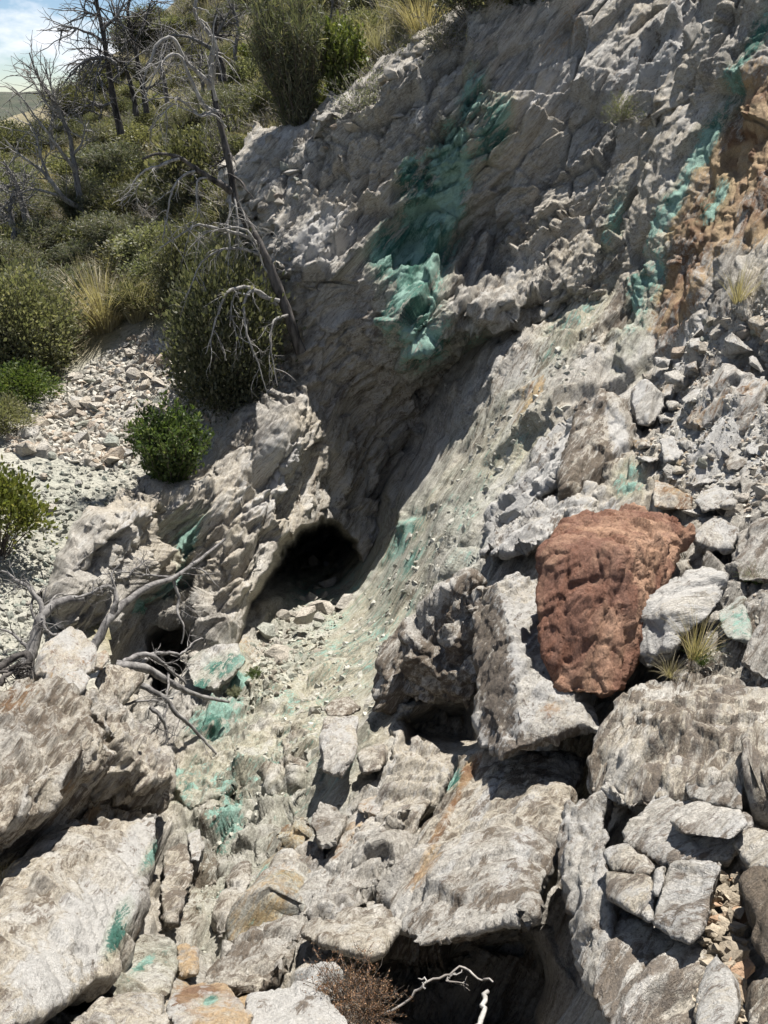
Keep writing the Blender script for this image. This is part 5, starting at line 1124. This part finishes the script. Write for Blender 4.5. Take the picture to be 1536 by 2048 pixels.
# gravel: too small to count
def gravel(name, label, items, mat, origin):
    V, F, L, n = [], [], [], 0; r = np.random.default_rng(5); R = rot_rand(len(items), r)
    for k, (p, s) in enumerate(items):
        v, f = SNP[k % 12]; V.append((v * s) @ R[k].T + p); F.append(f + n); n += len(v)
    me = mesh_np(name, np.vstack(V) - origin, np.vstack(F), False)
    o = obj(name, me, mat, None, origin)
    return tag(o, label, 'gravel', None, 'stuff')
def make_gravel(name, c1, c2, c3):
    t = NT(name); g = t.n('NewGeometry'); v = g.outputs['Random Per Island']; n = t.noise(t.n('TexCoord').outputs['Object'], 30.0, 3, 0.7)
    A = t.mix(t.rng(v, 0, 0.7), rgb(*c1), rgb(*c2)); A = t.mix(t.rng(v, 0.75, 0.85, 0, 0.8), A, rgb(*c3))
    A = t.mix(t.rng(n, 0.4, 0.7, 0, 0.6), A, t.mix(1.0, A, rgb(0.55, 0.52, 0.48), 'MULTIPLY'))
    return t.out(t.bsdf(A, 0.9, t.bump(n, 0.6, 0.02), 0.2))
M['gravel'] = make_gravel('scree_gravel', (0.31, 0.295, 0.255), (0.48, 0.46, 0.41), (0.34, 0.27, 0.205))
M['green_gravel'] = make_gravel('copper_gravel', (0.20, 0.20, 0.172), (0.33, 0.325, 0.285), (0.20, 0.225, 0.195))
M['tan_gravel'] = make_gravel('tan_chips', (0.20, 0.17, 0.13), (0.36, 0.31, 0.24), (0.30, 0.19, 0.12))
M['dull_gravel'] = make_gravel('cut_floor_gravel', (0.24, 0.245, 0.205), (0.38, 0.375, 0.32), (0.20, 0.17, 0.14))
it = scatter(SCREE, 5200, ground, 0.025, 0.2, None, None, 2) + scatter([(430, 740), (560, 690), (600, 720), (585, 800), (480, 835), (440, 810)], 900, ground, 0.02, 0.12, None, None, 2) + scatter([(-40, 900), (150, 740), (330, 640), (480, 820), (440, 960)], 1500, ground, 0.02, 0.1, None, None, 2)
gravel('gravel', 'fine broken rubble between the stones of the scree', it, M['gravel'], ground(200, 850))
it = scatter([(430, 690), (560, 590), (610, 640), (600, 740), (560, 800), (470, 790)], 700, ground, 0.03, 0.2, None, None, 2)
gravel('gravel', 'broken rubble at the foot of the leaning dead tree', it, M['gravel'], ground(560, 720))
it = scatter([(-60, 920), (250, 930), (330, 990), (220, 1040), (150, 1130), (110, 1250), (40, 1350), (-60, 1330)], 3800, ground, 0.015, 0.13, None, None, 3.5)
gravel('gravel', 'greenish copper-tinted gravel below the scree at left', it, M['green_gravel'], ground(100, 1050))
it = scatter([(480, 1420), (500, 1300), (560, 1220), (690, 1200), (660, 1280), (560, 1400)], 1000, onC, 0.015, 0.13, None, None, 2.5) + scatter([(400, 1560), (470, 1480), (500, 1560), (470, 1760), (400, 1900), (380, 1760)], 500, onC, 0.008, 0.05, None, None, 2.5)
gravel('gravel', 'gravel on the floor of the cut below the portal', it, M['dull_gravel'], onC(560, 1330))
it = scatter([(1290, 780), (1400, 650), (1536, 580), (1536, 1040), (1390, 1030), (1270, 930)], 2200, onC, 0.012, 0.07, None, None, 2.5) + scatter([(1400, 1180), (1536, 1150), (1536, 1390), (1400, 1370), (1300, 1350)], 700, onC, 0.008, 0.04, None, None, 2.5)
gravel('gravel', 'broken chips among the rubble on the right slope', it, M['gravel'], onC(1420, 850))
it = [(pix(rng.uniform(1405, 1480), y, 2.72 - (y - 1740) * 0.0014 + rng.uniform(0, 0.05)), 0.012 + 0.075 * rng.random() ** 2.2) for y in rng.uniform(1745, 2070, 260)]
gravel('gravel', 'tan gravel filling the gap beside the hand-shaped slab', it, M['tan_gravel'], pix(1440, 1900, 2.45))

M['chips'] = make_gravel('footwall_chips', (0.27, 0.275, 0.235), (0.43, 0.42, 0.37), (0.20, 0.19, 0.16))
it = scatter([(700, 1230), (800, 1090), (950, 890), (1060, 730), (1170, 660), (1230, 720), (1130, 820), (1000, 960), (900, 1090), (780, 1330), (700, 1480), (560, 1640), (480, 1640), (560, 1450)], 1100, onC, 0.025, 0.16, None, None, 2.6)
it = [(p - np.array((0, 0, 0.18 * s)), s) for p, s in it]
gravel('gravel', 'rough chips and crumbs stuck to the grey green footwall slope', it, M['chips'], onC(800, 1150))
# ------------------------------------------------------------------ far country
def far():
    t = NT('desert_plain'); n = t.noise(t.n('TexCoord').outputs['Object'], 0.002, 5, 0.6)
    M['plain'] = t.out(t.bsdf(t.mix(t.rng(n, 0.35, 0.65), rgb(0.085, 0.085, 0.065), rgb(0.05, 0.06, 0.045)), 0.95, None, 0.1))
    R = 45000.0
    th = np.linspace(0, 2 * np.pi, 48, endpoint=False)
    V = np.vstack([[(0, 0, -320)]] + [np.column_stack((np.cos(th) * q, np.sin(th) * q, np.full(48, -320.0))) for q in (500, 4000, 15000, R)])
    F = [(0, 1 + k, 1 + (k + 1) % 48) for k in range(48)]
    for r_ in range(3):
        for k in range(48):
            a, b = 1 + r_ * 48 + k, 1 + r_ * 48 + (k + 1) % 48; c, d = a + 48, b + 48
            F += [(a, c, d), (a, d, b)]
    tag(obj('plain', mesh_np('plain', V, np.array(F)), M['plain']), 'desert plain far below the hillside', kind='structure')
    az = np.radians(np.linspace(-75, 40, 240)); u = np.linspace(0, 1, 14)
    A, U = np.meshgrid(az, u, indexing='ij')
    rr = 14000 + 6000 * U
    prof = 380 + 260 * fbm(np.column_stack((A.ravel() * 9, U.ravel() * 0, U.ravel() * 0 + 3)), 5, 77).reshape(A.shape)
    H = -330 + prof * np.sin(np.pi * np.clip(U, 0, 1)) + 60 * fbm(np.column_stack((A.ravel() * 60, U.ravel() * 7, U.ravel() * 0)), 4, 78).reshape(A.shape) * np.sin(np.pi * U)
    V = np.stack((rr * np.sin(A), rr * np.cos(A), H), -1).reshape(-1, 3)
    i = np.arange(A.size).reshape(A.shape); F = np.stack((i[:-1, :-1], i[1:, :-1], i[1:, 1:], i[:-1, 1:]), -1).reshape(-1, 4)
    tag(obj('distant_hills', mesh_np('distant_hills', V, F), M['plain']), 'low hills on the horizon at upper left', kind='structure')
far()
